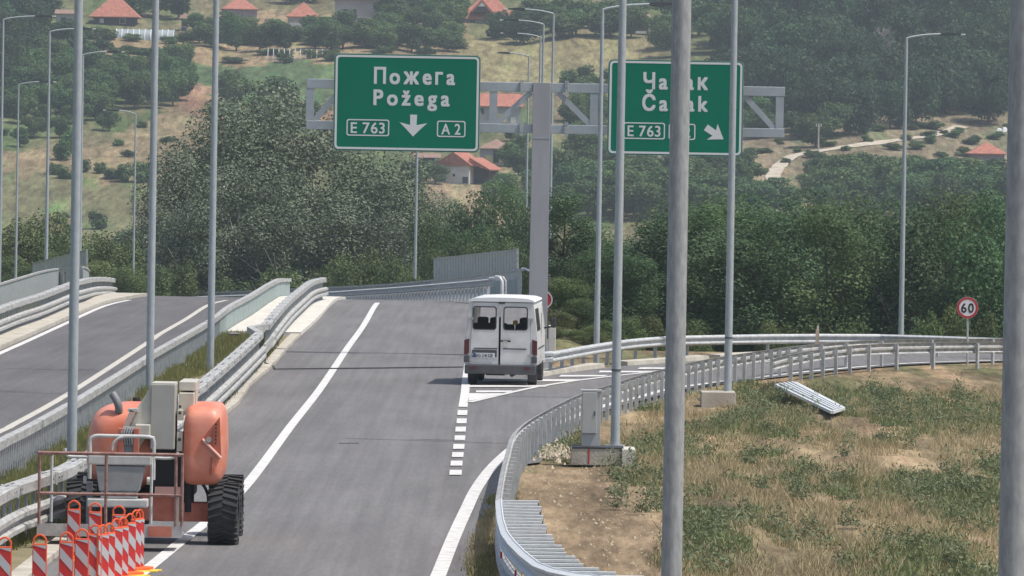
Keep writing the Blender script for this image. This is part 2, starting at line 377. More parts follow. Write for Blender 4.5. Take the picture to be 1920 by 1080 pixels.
def hillcol(x, y, z):
    n = np.clip((fbm(x / 12 + 40, y / 70, 5)[:, None] - .5) * 3 + .5, 0, 1); C = (1 - n) * np.array([[0.18, 0.16, 0.085]]) + n * np.array([[0.095, 0.14, 0.05]])
    n2 = np.clip((fbm(x / 6 + 9, y / 36 + 3, 5) - .5) * 5, 0, 1)[:, None]; C = C * (1 - n2 * .5) + n2 * .5 * np.array([[0.23, 0.18, 0.105]])
    C = C * .82; px, py = project(x, y, z); jx = (fbm(x / 4, y / 24, 4) - .5) * 90; jy = (fbm(x / 4 + 50, y / 24, 4) - .5) * 40
    for poly, c in LAND:
        k = inpoly(px + jx, py + jy, poly); nn = (fbm(x / 3, y / 20, 4) - .5)[:, None] * 1.6
        CC = np.array([c]) * (1 + nn * .5) + np.clip(nn - .08, 0, 1) * np.array([[-.12, -.02, -.05]]) * 1.5; C[k] = np.clip(CC[k], .02, 1)
    return C
BARE_PX = [(975, 860), (1075, 872), (1190, 880), (1250, 960), (1250, 1120), (950, 1120), (950, 940)]
def nearcol(x, y, z):
    px, py = project(x, y, 0 * x)
    n = np.clip((fbm(x / 1.4 + 4, y / 13, 5)[:, None] - .5) * 2.4 + .5, 0, 1); C = (1 - n) * np.array([[0.275, 0.21, 0.128]]) + n * np.array([[0.18, 0.145, 0.085]])
    g = np.clip((fbm(x / 1.1 + 30, y / 10 + 8, 5) - .48) * 6, 0, 1)[:, None]; C = C * (1 - .7 * g) + .7 * g * np.array([[0.115, 0.13, 0.06]])
    r = np.clip((fbm(x / .9 + 80, y / 9 + 1, 4) - .56) * 8, 0, 1)[:, None]; C = C * (1 - .6 * r) + .6 * r * np.array([[0.33, 0.22, 0.14]])
    b = inpoly(px + (n[:, 0] - .5) * 60, py, BARE_PX); C[b] = (np.array([[0.255, 0.19, 0.12]]) * (0.72 + .5 * n))[b]
    md = (x < -2.5); C[md] = (np.array([[0.15, 0.145, 0.06]]) * (0.7 + .6 * n))[md]
    f = (y > 205); C[f] = (np.array([[0.13, 0.125, 0.06]]) * (0.7 + .6 * n))[f]
    return C
sheet('ground', np.concatenate([np.arange(-300, -26, 12), np.arange(-26, 30, .4), np.arange(30, 301, 12)]), np.concatenate([np.arange(-20, 55, 5), np.arange(55, 200, .6), np.arange(200, 300, 2.0), np.arange(300, 660, 8)]), nearcol)
sheet('hill', np.concatenate([np.arange(-330, -130, 10), np.arange(-130, 130, 1.1), np.arange(130, 331, 10)]), np.concatenate([np.arange(652, 880, 8), np.arange(880, 1450, 2.2), np.arange(1450, 1960, 12)]), hillcol)

# ------------------------------------------------------------------ roads
def wpath(px, h=0.0, step=1.5):
    out = []
    for p in catmull([on_road(x, y, h) if len((x, y)) == 2 else None for x, y in px], step):
        out.append(Vector((p.x, p.y, float(zroad(p.y)) + h)))
    return out
def ribbon(name, path, half, z, m, kind='structure', parent=None):
    mb = MB(); V = []; N = len(path)
    for i, p in enumerate(path):
        d = path[min(i + 1, N - 1)] - path[max(i - 1, 0)]; d = Vector((d.x, d.y, 0)).normalized(); lat = Vector((d.y, -d.x, 0))
        for s_ in (-1, 1): V.append(p + lat * half * s_ + Vector((0, 0, z)))
    mb.add(V, [(2 * i, 2 * i + 1, 2 * i + 3, 2 * i + 2) for i in range(N - 1)])
    o = mb.build(name, m, parent)
    if kind: tag(o, kind=kind)
    return o
def flatpoly(name, pts, z, m, parent=None, kind='structure'):
    me = bpy.data.meshes.new(name); bm = bmesh.new(); f = bm.faces.new([bm.verts.new((p[0], p[1], z + float(zroad(p[1])))) for p in pts]); bmesh.ops.triangulate(bm, faces=[f])
    bmesh.ops.recalc_face_normals(bm, faces=bm.faces)
    for g in bm.faces:
        if g.normal.z < 0: g.normal_flip()
    bm.to_mesh(me); bm.free(); o = link(name, me, m, parent)
    if kind: tag(o, kind=kind)
    return o
# left boundary follows the left kerb, right boundary the shoulder
LK = [(-700, 960), (-400, 830), (-200, 752), (0, 657), (49, 635), (134, 597), (194, 572), (243, 561)]
LKw = wpath(LK, 0, 2)
e = LKw[-1]; ext = []
for k in range(1, 60):
    D = e.y + k * 2.5; q = max(0, D - 282.0); ext.append(Vector((e.x - (q * q) / 420.0, D, float(zroad(D)))))
LKx = LKw + ext
RKD = np.array([-20, 60, 80, 95, 110, 120, 128, 140, 160, 190, 230, 282, 340, 430]); RKX = np.array([-1, -1.5, -1.3, -.75, -.35, 0.1, .7, 1.2, 1.6, 1.6, 1.5, 1.5, 1.5 - 8, 1.5 - 52])
_r = {}
for x, y in [(835, 1085), (868, 1008), (905, 930), (950, 855)]:
    p = on_road(x, y); _r[p.y] = p.x
RKD = np.array([-20, 60] + sorted(_r) + [128, 140, 160, 190, 230, 282, 340, 430]); RKX = np.array([-2.5, -2.0] + [_r[k] + .28 for k in sorted(_r)] + [float(_ne0) if False else .6, 1.0, 1.3, 1.2, 1.2, 1.4, 1.4 - 8, 1.4 - 52])
def main_sheet():
    D = np.concatenate([np.arange(-20, 60, 8), np.arange(60, 430, 1.5)]); LD = [p.y for p in LKx]; LX = [p.x for p in LKx]
    V = []; F = []
    for d in D:
        a = float(np.interp(d, LD, LX)); b = float(np.interp(d, RKD, RKX)); z = float(zroad(d))
        if d < LD[0]: a = LX[0]
        V += [(a, d, z), (a * .65 + b * .35, d, z), (a * .3 + b * .7, d, z), (b, d, z)]
    for i in range(len(D) - 1):
        for k in range(3): F.append((i * 4 + k, i * 4 + k + 1, i * 4 + k + 5, i * 4 + k + 4))
    mb = MB(); mb.add(V, F); return tag(mb.build('road', ASPH), kind='structure')
main_sheet()
# ramp
RL_PX = [(955, 842), (985, 822), (1040, 795), (1129, 762), (1200, 744), (1252, 731), (1350, 716), (1492, 700), (1545, 694), (1700, 682), (1880, 676), (2000, 674)]
RLw = wpath(RL_PX, 0, 1.0)
FK_PX = [(990, 716), (1020, 706), (1055, 700), (1147, 688), (1200, 684), (1245, 681), (1350, 673), (1440, 668), (1537, 664), (1650, 662), (1760, 661), (1880, 663), (2000, 666)]
FKw = wpath(FK_PX, 0, 1.0)
near_edge = []
for i, p in enumerate(RLw):
    d = RLw[min(i + 1, len(RLw) - 1)] - RLw[max(i - 1, 0)]; d = Vector((d.x, d.y, 0)).normalized(); near_edge.append(p + Vector((d.y, -d.x, 0)) * .38)
_ne = sorted((p.x, p.y) for p in near_edge); _fe = sorted((p.x, p.y) for p in FKw)
_V = []
for x in np.arange(_ne[0][0], 30, .3):
    a = float(np.interp(x, *zip(*_ne))); b = float(np.interp(x, *zip(*_fe))) if x > _fe[0][0] else _fe[0][1] + 1
    _V += [(x, a, .002), (x, a * .5 + b * .5, .002), (x, b, .002)]
MB().add(_V, [(3 * i + k, 3 * i + 3 + k, 3 * i + 4 + k, 3 * i + 1 + k) for i in range(len(_V) // 3 - 1) for k in range(2)]).build('ramp_road', ASPH)['kind'] = 'structure'
_x0 = _ne[0][0]
MB().add([(_x0 - .5, 128, .002), (_x0, _ne[0][1], .002), (_x0, 196, .002), (_x0 - .5, 196, .002)], [(0, 1, 2, 3)]).build('ramp_mouth_road', ASPH)['kind'] = 'structure'
# left carriageway darker surface
LW = wpath([(-300, 950), (0, 808), (137, 735), (277, 643), (300, 628), (390, 572), (422, 564)], 0, 1.5)
def interp_x(path, d): 
    s_ = sorted((p.y, p.x) for p in path); return float(np.interp(d, [a for a, b in s_], [b for a, b in s_]))
MG_TOP = [(-140, 1005), (0, 918), (67, 893), (155, 856), (360, 729), (380, 714), (427, 675), (482, 626), (494, 612), (533, 567), (563, 541), (584, 526), (606, 520.5)]
MF_TOP = [(-140, 905), (0, 825), (50, 800), (128, 757), (145, 748), (278, 666), (290, 658), (393, 600), (430, 573), (473, 550), (510, 528), (525, 522), (543, 520.5)]
MG = wpath(MG_TOP, 1.0, 1.2); MF = wpath(MF_TOP, 0.88, 1.2)
K1_PX = [(-60, 1185), (95, 1055), (190, 977), (300, 883), (418, 783), (450, 754), (472, 722), (510, 689), (555, 638), (600, 596), (637, 562)]
K1 = wpath(K1_PX, 0, 1.2)
V = []; F = []
Ds = np.arange(66, 284, 1.5)
for d in Ds: V += [(interp_x(LKw, d), d, float(zroad(d)) + .003), (interp_x(MF, d) + .1, d, float(zroad(d)) + .003)]
MB().add(V, [(2 * i, 2 * i + 1, 2 * i + 3, 2 * i + 2) for i in range(len(Ds) - 1)]).build('carriageway_road', ASPHL)['kind'] = 'structure'
# median: soil and grass, then the concrete deck strip
V = []; F = []; Ds = np.arange(66, 212, 1.5)
for d in Ds: V += [(interp_x(MF, d), d, .035), (interp_x(K1, d) - .05, d, .02)]
MEDG = mat('median_ground', (0.17, 0.155, 0.075), .95, col2=(0.26, 0.21, 0.13), scale=1.1, bump=.7, bscale=14)
MB().add(V, [(2 * i, 2 * i + 1, 2 * i + 3, 2 * i + 2) for i in range(len(Ds) - 1)]).build('median_ground', MEDG)['kind'] = 'structure'
def slab(name, fa, fb, d0, d1, h, m, step=1.5, bev=0):
    Ds = np.arange(d0, d1 + .01, step); V = []; n = len(Ds)
    for d in Ds:
        z = float(zroad(d)); a = fa(d); b = fb(d); V += [(a, d, z - .1), (a, d, z + h), (b, d, z + h), (b, d, z - .1)]
    F = [(4 * i + k, 4 * i + k + 1, 4 * i + k + 5, 4 * i + k + 4) for i in range(n - 1) for k in range(3)] + [(0, 1, 2, 3), tuple(4 * (n - 1) + k for k in (3, 2, 1, 0))]
    o = MB().add(V, F).build(name, m); tag(o, kind='structure'); return o
slab('deck_kerb', lambda d: interp_x(MF, d) + .05, lambda d: interp_x(K1, d), 212, 284, .12, CONCW)
slab('kerb', lambda d: interp_x(K1, d) - .30, lambda d: interp_x(K1, d) - (.0 + .012 * math.sin(d * .8)), 66, 211.5, .09, CONC)
LS_PX = [(-300, 790), (0, 630), (134, 575), (194, 558)]
LSw = wpath(LS_PX, 0, 1.5)
slab('left_kerb', lambda d: interp_x(LSw, d) - .3, lambda d: interp_x(LKw, d) - .02, 150, 276, .13, CONC)
# far kerb beside the ramp, in stones
for i, (a, b) in enumerate([((1010, 709), (1147, 688)), ((1165, 687), (1345, 673)), ((1350, 673), (1640, 662))]):
    pth = [p + Vector((0, 0, 0)) for p in FKw if a[0] <= project(p.x, p.y, p.z)[0] <= b[0]]
    if len(pth) > 2: tag(MB().sweep(pth, [(-.38, -.05), (-.38, .14), (0, .12), (.02, -.05)]).build('ramp_kerb', CONC), kind='structure')

# ------------------------------------------------------------------ road markings
def line(px, half, z=.012, m=PAINT, name='lane_marking', step=1.0):
    return ribbon(name, [p for p in wpath(px, 0, step)], half, z, m)
line([(180, 1140), (272, 1071), (340, 1016), (395, 973), (463, 909), (545, 800), (602, 727), (650, 655), (682, 610), (708, 568)], .105)
line([(-300, 952), (0, 810), (20, 800), (132, 737), (277, 643), (300, 627), (350, 598), (390, 573), (425, 563.5)], .10, m=PAINTY, z=.014)
line([(-300, 800), (0, 663), (49, 641), (134, 602), (150, 594), (194, 575), (243, 563)], .10, m=PAINT)
line([(820, 1085), (850, 1010), (875, 955), (893, 918), (920, 880), (955, 846), (985, 826), (1040, 797), (1129, 763), (1200, 745), (1252, 731), (1350, 716.5), (1492, 700), (1545, 694.5), (1700, 682), (1880, 676)], .115, z=.016)
# gore: solid line, ramp line, chevron strokes and dashes
line([(868, 764), (872, 735), (874, 712), (877, 690), (879, 672), (881, 655)], .11, z=.016)
line([(880, 755), (935, 742), (1000, 727.5), (1070, 716), (1140, 707), (1200, 700.5), (1260, 693), (1340, 685), (1440, 679), (1500, 676)], .09, z=.016)
def quadmark(px, z=.02, name='gore_marking', m=PAINT):
    pts = [on_road(*q) for q in px]; flatpoly(name, [(p.x, p.y) for p in pts], z, m)
quadmark([(879, 753), (879, 738.5), (925, 738.5), (950, 738.5)])
for q in [[(892, 737), (893, 733.5), (962, 733.5), (955, 736.8)], [(879, 727), (879, 723.5), (1030, 723.5), (1022, 726.4)], [(905, 716.5), (905, 712), (1088, 712.5), (1075, 716)], [(1048, 707.5), (1052, 704.3), (1140, 704.5), (1132, 707)], [(1122, 699.5), (1125, 696.2), (1222, 697), (1210, 699.6)], [(1195, 693), (1200, 690), (1290, 690.5), (1275, 693)]]:
    quadmark(q)
for y, wd, x in zip([774.8, 790.4, 806, 822.4, 838.5, 853.9, 870, 887.2], [18.5, 18.7, 19.5, 20, 21, 21.5, 22.2, 23], [866.6, 865.2, 863.3, 861.8, 859.9, 857.9, 855.6, 853.9]):
    h_ = 4.6; quadmark([(x - wd / 2, y + h_), (x - wd / 2 + .8, y - h_), (x + wd / 2 + .8, y - h_), (x + wd / 2, y + h_)], .018, 'dash_marking')
TAR = mat('joint_tar', (.035, .035, .035), .8)

# ------------------------------------------------------------------ street lamps
def bentarm(side, L, rise, r=.045):
    pts = [(0, 0, 0), (side * .12, 0, rise * .25), (side * .5 * L, 0, rise * .75), (side * L, 0, rise)]; return catmull(pts, .15)
def lamp(name_label, px, py, D=None, top=None, height=12.0, side=1, rad=.1, arm=True, baseplate=False, L=1.7, m=POLE, group='tall steel street lamps', rtop=.55, yaw=0):
    base = P(px, py, D) if D else on_road(px, py)
    if top: height = P(px, top, base.y).z - base.z
    t = thing('street_lamp', name_label, 'street lamp', base, yaw, group)
    MB().tube([(0, 0, 0), (0, 0, height * .5), (0, 0, height)], rad, 14, rad * rtop).build('pole', m, t, smooth=True)
    if baseplate: MB().box((0, 0, .02), (.42, .42, .04)).build('base_plate', m, t); MB().tube([(0, 0, 1.62), (0, 0, 1.66)], rad * 1.06, 14).build('band', LEDM, t)
    if arm:
        a = [Vector(p) + Vector((0, 0, height - .03)) for p in bentarm(side, L, .2)]
        MB().tube(a, rad * .42, 8).build('arm', m, t, smooth=True); e = a[-1]
        h = MB().prism([(0, -.05), (side * .2, -.07), (side * .75, -.02), (side * .8, .03), (side * .4, .07), (0, .05)], -.14, .14).build('lamp_head', LEDM, t); h.location = e
        MB().box((e.x + side * .88, 0, e.z + .01), (.17, .2, .05)).build('lens', LENS, t)
    return t
lamp('thick grey lamp post nearest the camera, cut by the right edge of the photo', 1890, 1600, D=42, height=12, rad=.103, m=POLEN, rtop=.8)
lamp('thick grey lamp post crossing in front of the right green road sign', 1252, 1470, D=63.5, height=12, rad=.106, m=POLEN, rtop=.85)
lamp('grey lamp post on concrete plinth beside the metal cabinet behind the guardrail', 1153, 838, baseplate=True, rtop=.75)
lamp('grey lamp post on small concrete block right of the ramp guardrail bend', 1364, 755, baseplate=True, rtop=.75)
lamp('grey lamp post with right arm rising behind the ramp between wood and sixty sign', 1689, 640, D=252, top=71, L=1.35, rad=.11, side=1)
lamp('slim lamp post with right arm between gantry column and right green sign', 1118, 687, D=190.5, top=17, L=1.4, rad=.092, side=1)
lamp('grey lamp post on left median behind the boom lift', 134, 872, D=124, rtop=.8)
lamp('grey lamp post on grass median right behind the white lift box', 280, 748, D=159, rtop=.8)
lamp('grey lamp post farthest along the grassy median before the concrete deck', 394, 706, D=175, rtop=.8)
FG = 'distant slim street lamps beyond the crest'
lamp('distant slim lamp with left arm in front of the tan hillside field', 249, 560, D=385, top=213, side=-1, L=1.0, rad=.08, group=FG)
lamp('distant slim lamp at far left edge under dark trees, arm pointing right', -2, 560, D=300, top=36, side=1, L=1.5, rad=.09, group=FG)
lamp('distant slim lamp whose arm meets the nearest left lamp post', 86, 520, D=330, top=59, side=1, L=1.4, rad=.1, group=FG)
lamp('distant slim lamp with low right arm near left edge in front of orchard', 29, 540, D=370, top=158, side=1, L=1.2, rad=.08, group=FG)
lamp('distant slim lamp half hidden behind the nearest left lamp post', 149, 530, D=350, top=102, side=1, L=1.3, rad=.09, group=FG)
lamp('distant slim lamp standing below the left green sign', 778, 522, D=350, height=11, side=-1, L=1.4, rad=.09, group=FG)
lamp('distant slim lamp with lowest left arm between left sign and gantry column', 984, 540, D=400, top=105, side=-1, L=1.2, rad=.09, group=FG)
lamp('distant slim lamp with second lowest left arm just behind gantry column', 1005, 560, D=360, top=69, side=-1, L=1.3, rad=.09, group=FG)
lamp('distant slim lamp with second highest left arm behind gantry column', 1010, 580, D=330, top=45, side=-1, L=1.3, rad=.09, group=FG)
lamp('distant slim lamp with highest left arm behind gantry column', 1028, 600, D=300, top=25, side=-1, L=1.35, rad=.09, group=FG)

# ------------------------------------------------------------------ guardrails
def wprof(face=1, z0=-.31, dep=.085, t=.012):
    pts = [(0, 0), (.01, -.015), (dep, -.05), (dep, -.085), (.012, -.13), (.012, -.18), (dep, -.225), (dep, -.26), (.01, -.295), (0, -.31)]
    f = [(face * a, z) for a, z in pts]; bk = [(face * (a - t * 1.5), z) for a, z in reversed(pts)]; return f + bk
def guard(name, label, path, face=1, post_h=.78, spacing=2.0, post_w=.10, post_m=GALV, m=GALVD, group='steel crash barriers', reflectors=0, spacers=True, start=0.5, back=.16, top_box=False, cap=False, wz=0.0):
    """path = top line of the barrier"""
    t = thing(name, label, 'guardrail', (0, 0, 0), 0, group)
    wp = [p + Vector((0, 0, wz)) for p in path]
    MB().sweep(wp, wprof(face)).build('beam', m, t)
    if top_box: MB().sweep(path, [(-.13 - face * .02, 0), (.13 - face * .02, 0), (.13 - face * .02, -.15), (-.13 - face * .02, -.15)]).build('top_rail', m, t)
    pm = MB().box((0, 0, -post_h / 2 - .02 + wz / 2), (.06, post_w, post_h - .02 + wz)).mesh('post'); pm.materials.append(post_m)
    sm = MB().box((0, 0, -.15 + wz), (.10, back - .02, .12)).mesh('spacer'); sm.materials.append(post_m)
    rm = MB().box((0, face * .04, -.155 + wz), (.10, .03, .07)).mesh('reflector'); rm.materials.append(REDR)
    for i, (p, h) in enumerate(resample(path, spacing, start)):
        lat = Vector((math.sin(h), -math.cos(h), 0)) * face
        o = link('post', pm, None, t); o.location = p - lat * back; o.rotation_euler = (0, 0, h)
        if spacers: s_ = link('spacer', sm, None, t); s_.location = p - lat * back / 2; s_.rotation_euler = (0, 0, h)
        if reflectors and i % reflectors == 1: r_ = link('reflector', rm, None, t); r_.location = p + lat * .03; r_.rotation_euler = (0, 0, h + (0 if face < 0 else math.pi) * 0)
    return t
# ramp guardrail, split where the ladder of spacers begins
k = min(range(len(RGW)), key=lambda i: (Vector(project(*RGW[i])) - Vector((940, 936))).length)
RG_LOW = RGW[:k + 1]; RG_UP = RGW[k:]
kk = min(range(len(RG_UP)), key=lambda i: abs(project(*RG_UP[i])[0] - 1485))
guard('ramp_guardrail', 'long grey guardrail curving from verge right along the exit ramp, seen from behind', RG_UP[:kk + 1], face=-1, spacing=1.34, start=.6, post_w=.09, back=.10)
guard('ramp_guardrail', 'far stretch of guardrail on the inner ramp edge behind its short double', RG_UP[kk:], face=-1, spacing=2.6, start=1, post_w=.09, back=.10)
t = thing('spaced_guardrail', 'shiny galvanised guardrail with ladder of horizontal spacer bars on bare soil', 'guardrail', (0, 0, 0), 0, 'steel crash barriers')
MB().sweep(RG_LOW, wprof(-1)).build('beam', GALVB, t); MB().sweep([p + Vector((0, 0, -.40)) for p in RG_LOW], wprof(-1)).build('lower_beam', GALV, t)
am = MB().box((.38, 0, -.02), (.74, .11, .035)).box((.38, .03, -.12), (.74, .012, .17)).mesh('spacer_bar'); am.materials.append(GALVB); am.materials.append(mat('spacer_web_shade', (.20, .23, .24), .6, .1))
for i_, p_ in enumerate(am.polygons): p_.material_index = 1 if i_ >= 6 else 0  # web faces use darker steel, painting the shade below the bright top
pm = MB().box((.10, 0, -.43), (.10, .06, .70)).mesh('post'); pm.materials.append(GALV)
rm = MB().box((-.07, 0, -.36), (.03, .14, .09)).mesh('reflector'); rm.materials.append(REDR)
for i, (p, h) in enumerate(resample(RG_LOW, .80, .05)):
    o = link('spacer_bar', am, None, t); o.location = p; o.scale.x = .80 + .04 * math.sin(i * 2.1) + max(0, 8 - i) * .01
    if i % 3 == 0: o = link('post', pm, None, t); o.location = p
    if i % 5 == 2 and i < 20: o = link('reflector', rm, None, t); o.location = p; o.rotation_euler = (0, 0, 0)
B_PX = [(1452, 672), (1474, 666), (1537, 655), (1612, 646.5), (1700, 643), (1800, 641.5), (1879, 641), (1960, 642)]
guard('outer_guardrail', 'second guardrail on the grass, starting halfway along the ramp and carrying on right', wpath(B_PX, .78, 1.2), face=-1, spacing=1.9, start=3.2, back=.10)
R_PX = [(1033, 659.5), (1060, 655), (1089, 649.5), (1150, 640), (1200, 634), (1240, 631), (1300, 629), (1350, 628), (1440, 626.5), (1537, 626), (1650, 626.5), (1760, 629.5), (1879, 634), (1990, 639)]
RW = wpath(R_PX, .66, 1.2)
tr = guard('far_guardrail', 'long guardrail with red reflectors along the far edge of the exit ramp before the wood', RW, face=1, post_h=.72, spacing=2.0, start=.9, reflectors=3, m=GALV)
bn = RW[0]; q = MB()
for zz in (-.05, -.2): q.tube([bn + Vector((0.05, -.1, zz)), bn + Vector((-.22, -.12, zz - .03)), bn + Vector((-.34, 0, zz - .03)), bn + Vector((-.2, .2, zz - .03))], .075, 8)
q.build('end_nose', GALVB, tr, smooth=True)
# stake, and small white marker near far rail
p = on_road(1532, 668); t = thing('marker_stake', 'weathered white wooden stake standing up behind the ramp guardrail', 'stake', p)
MB().box((0, 0, .42), (.11, .08, .84)).build('stake', mat('old_wood', (.45, .36, .27), .9, var=.2), t); MB().box((0.01, 0, .89), (.06, .05, .13)).build('cap', mat('old_white', (.6, .55, .48), .8), t)
# median guardrail near lift
kk = min(range(len(MG)), key=lambda i: abs(project(*MG[i])[0] - 484)); kj = min(range(len(MG)), key=lambda i: abs(project(*MG[i])[0] - 498))
def superrail(label, path, face, spacing=.8, group='steel crash barriers'):
    t = thing('tall_guardrail', label, 'guardrail', (0, 0, 0), 0, group)
    MB().sweep(path, [(-.11, 0), (.11, 0), (.13, -.02), (.13, -.17), (.11, -.19), (-.11, -.19), (-.13, -.17), (-.13, -.02)]).build('top_rail', GALVD, t)
    low = [p + Vector((0, 0, -.38)) for p in path]
    MB().sweep(low, [(face * (a + .14), z * 1.15) for a, z in [(0, 0), (.085, -.04), (.085, -.1), (.012, -.14), (.012, -.18), (.085, -.22), (.085, -.28), (0, -.32), (-.02, -.32), (-.02, 0)]]).build('beam', GALVD, t)
    pm = MB().box((0, 0, -.5), (.06, .05, .84)).mesh('post'); pm.materials.append(GALV)
    sm = MB().bar((0, 0, -.35), (0, -face * -.14, -.5), .04, .06).mesh('bracket'); sm.materials.append(GALV)
    rp_ = MB().box((0, -face * -.18 * -1 * -1, -.56), (.10, .02, .06)).mesh('reflector'); rp_.materials.append(REDR)
    for i, (p, h) in enumerate(resample(path, spacing, .3)):
        if i >= 290: break
        o = link('post', pm, None, t); o.location = p; o.rotation_euler = (0, 0, h)
        if i % 10 == 4:
            lat = Vector((math.sin(h), -math.cos(h), 0)) * face; o = link('reflector', rp_, None, t); o.location = p + lat * .16; o.rotation_euler = (0, 0, h)
    jm = MB().box((0, 0, -.095), (.16, .275, .205)).mesh('splice_plate'); jm.materials.append(GALV)
    bm_ = MB()
    for x_ in (-.5, -.25, .25, .5): bm_.box((x_, 0, .004), (.04, .035, .01)).box((x_, -face * .133, -.09), (.035, .012, .03))
    bm_ = bm_.mesh('bolt_row'); bm_.materials.append(mat('bolt_grey', (.16, .165, .17), .6, .2))
    for p, h in resample(path, 4.0, 1.0):
        o = link('splice_plate', jm, None, t); o.location = p; o.rotation_euler = (0, 0, h)
        if p.y < 200: o = link('bolt_row', bm_, None, t); o.location = p + Vector((0, 0, .002)); o.rotation_euler = (0, 0, h)
    return t
superrail('tall grey guardrail on the grassy median passing behind the boom lift', MG[:kk + 1], 1)
superrail('tall guardrail on the median concrete deck ending at the crest of the road', MG[kj:], 1, spacing=1.0)
a, b = MG[kk], MG[kj]
t = thing('rail_transition', 'kinked steel joint between the two tall median guardrails', 'guardrail joint', a)
MB().bar((0, 0, -.08), (b - a) * .5 + Vector((-.35, 0, -.06)), .2, .18).bar((b - a) * .5 + Vector((-.35, 0, -.06)), b - a + Vector((0, 0, -.08)), .2, .18).build('kinked_rail', GALVD, t)
MB().bar((.16, 0, -.5), b - a + Vector((.2, 0, -.5)), .06, .3).build('kinked_beam', GALVD, t)
# left guardrail
LG_TOP = [(-300, 690), (0, 575), (72, 552), (134, 529), (152, 524)]
LGW = catmull([on_road(x, y, .98) for x, y in LG_TOP] + [P(170, 520.5, 258), P(185, 519.5, 265), P(200, 520.2, 272), P(211, 522, 278)], 1.2)
superrail('tall guardrail on the outer edge of the left carriageway', LGW, 1, spacing=.9)
# parapet fences
def parapet(name, label, path, h, pick_d0, pick_d1, spacing, solid_from=None, rail_w=.17, rail_m=GALVD, rail_h=.15, pw=.02, pt=.05):
    t = thing(name, label, 'parapet', (0, 0, 0), 0, 'parapet railings')
    MB().sweep(path, [(-rail_w / 2, 0), (rail_w / 2, 0), (rail_w / 2, -rail_h), (-rail_w / 2, -rail_h)]).build('top_rail', rail_m, t)
    pm = MB().box((0, 0, -(h + rail_h) / 2), (pt, pw, h - rail_h)).mesh('picket'); pm.materials.append(PICK)
    n = 0; rest = MB()
    for p, hd in resample(path, spacing, .1):
        if p.y < pick_d0: continue
        if solid_from and p.y > solid_from: continue
        if n < 298: o = link('picket', pm, None, t); o.location = p; o.rotation_euler = (0, 0, hd); n += 1
        else: rest.box(p + Vector((0, 0, -(h + rail_h) / 2)), (pt, pw, h - rail_h), rz=hd)
    if rest.v: tag(rest.build('pickets_far', PICK, t), kind='stuff')
    if solid_from:
        pts = [p for p in path if p.y > solid_from]; m_ = 3
        for i in range(0, len(pts) - 1, m_):
            seg = pts[i:i + m_ + 1]; 
            if len(seg) < 2: continue
            seg = [seg[0].lerp(seg[1], .03)] + seg[1:-1] + [seg[-1].lerp(seg[-2], .03)]
            MB().sweep(seg, [(-.02, -rail_h), (.02, -rail_h), (.02, -h), (-.02, -h)]).build('panel', PANELG, t)
    return t
parapet('median_railing', 'grey railing of closely set pickets along the left side of the grassy median', MF, .88, 84, 400, .46, solid_from=205)
LP_TOP = [(-320, 620), (-150, 578), (0, 531), (40, 519), (78, 508), (110, 501), (134, 498)]
parapet('outer_railing', 'pale grey picket railing at the outer edge of left bridge', catmull([on_road(x, y, 1.15) for x, y in LP_TOP] + [P(152, 499, 275), P(162, 502, 283), P(167, 507, 290)], 1.2), 1.15, 150, 400, .35, rail_w=.1, rail_h=.07, rail_m=GALVD, pw=.03, pt=.26)
# far parapet beyond the crest: path given by pixels and distance
def farpath(spec): return catmull([P(x, y, D) for x, y, D in spec], 1.5)
FP = farpath([(1002, 556, 262), (999, 530, 263), (994, 508, 264), (985, 504, 266), (940, 508, 274), (880, 516, 286), (812, 524, 300), (740, 531, 316), (680, 535, 330), (610, 538, 346), (545, 541, 360), (460, 545, 378), (380, 548, 396), (300, 551, 415), (240, 553, 430)])
t = thing('bridge_parapet', 'long grey bridge parapet with plate infill curving left beyond the crest', 'parapet', (0, 0, 0), 0, 'parapet railings')
MB().sweep(FP[3:], [(-.06, 0), (.06, 0), (.06, -.09), (-.06, -.09)]).build('top_rail', GALVD, t)
MB().tube(FP[:5], .05, 8).build('end_bend', GALVB, t)
PANV = [mat('panel_grey', (.24, .26, .27), .5, .1, var=.1), mat('panel_violet', (.25, .25, .31), .5, .1, var=.1), mat('panel_rosy', (.31, .26, .26), .5, .1, var=.1), mat('panel_blue', (.22, .27, .31), .5, .1, var=.1)]
pts = resample(FP[4:], 1.55)
for i in range(len(pts) - 1):
    a, b = pts[i][0], pts[i + 1][0]; d = (b - a).normalized() * .03; hgt = .42 if a.y > 300 else 1.15
    MB().sweep([a + d, b - d], [(-.015, -.09), (.015, -.09), (.015, -hgt), (-.015, -hgt)]).build('panel', PANV[(i * 7 // 3) % 4] if a.y > 300 else PICK, t)
    if a.y > 300: MB().box(a + Vector((0, 0, -.6)), (.07, .07, 1.2)).build('post', GALV, t)
MB().sweep(FP[5:], [(-.03, -.42), (.03, -.42), (.03, -1.25), (-.03, -1.25)]).build('lower_plate', PANELG, t)
G3 = farpath([(945, 556, 258), (944, 534, 258.5), (939, 523, 259.5), (925, 522, 262), (880, 526, 270), (812, 532, 284), (740, 538, 300), (680, 542, 315), (625, 546, 330), (560, 548, 345), (460, 552, 366), (330, 557, 395), (240, 560, 416)])
t = thing('bridge_guardrail', 'grey guardrail in front of the bridge parapet, ending above the van', 'guardrail', (0, 0, 0), 0, 'steel crash barriers')
MB().sweep(G3[3:], wprof(-1)).build('beam', GALV, t); MB().tube(G3[:5], .07, 8).build('end_bend', GALVB, t)
MB().sweep([p + Vector((0, .25, -.35)) for p in G3[5:]], [(0, 0), (.05, 0), (.05, -.16), (0, -.16)]).build('rear_rail', GALVD, t)
pm = MB().box((0, .1, -.62), (.13, .05, .95)).mesh('post'); pm.materials.append(GALVB)
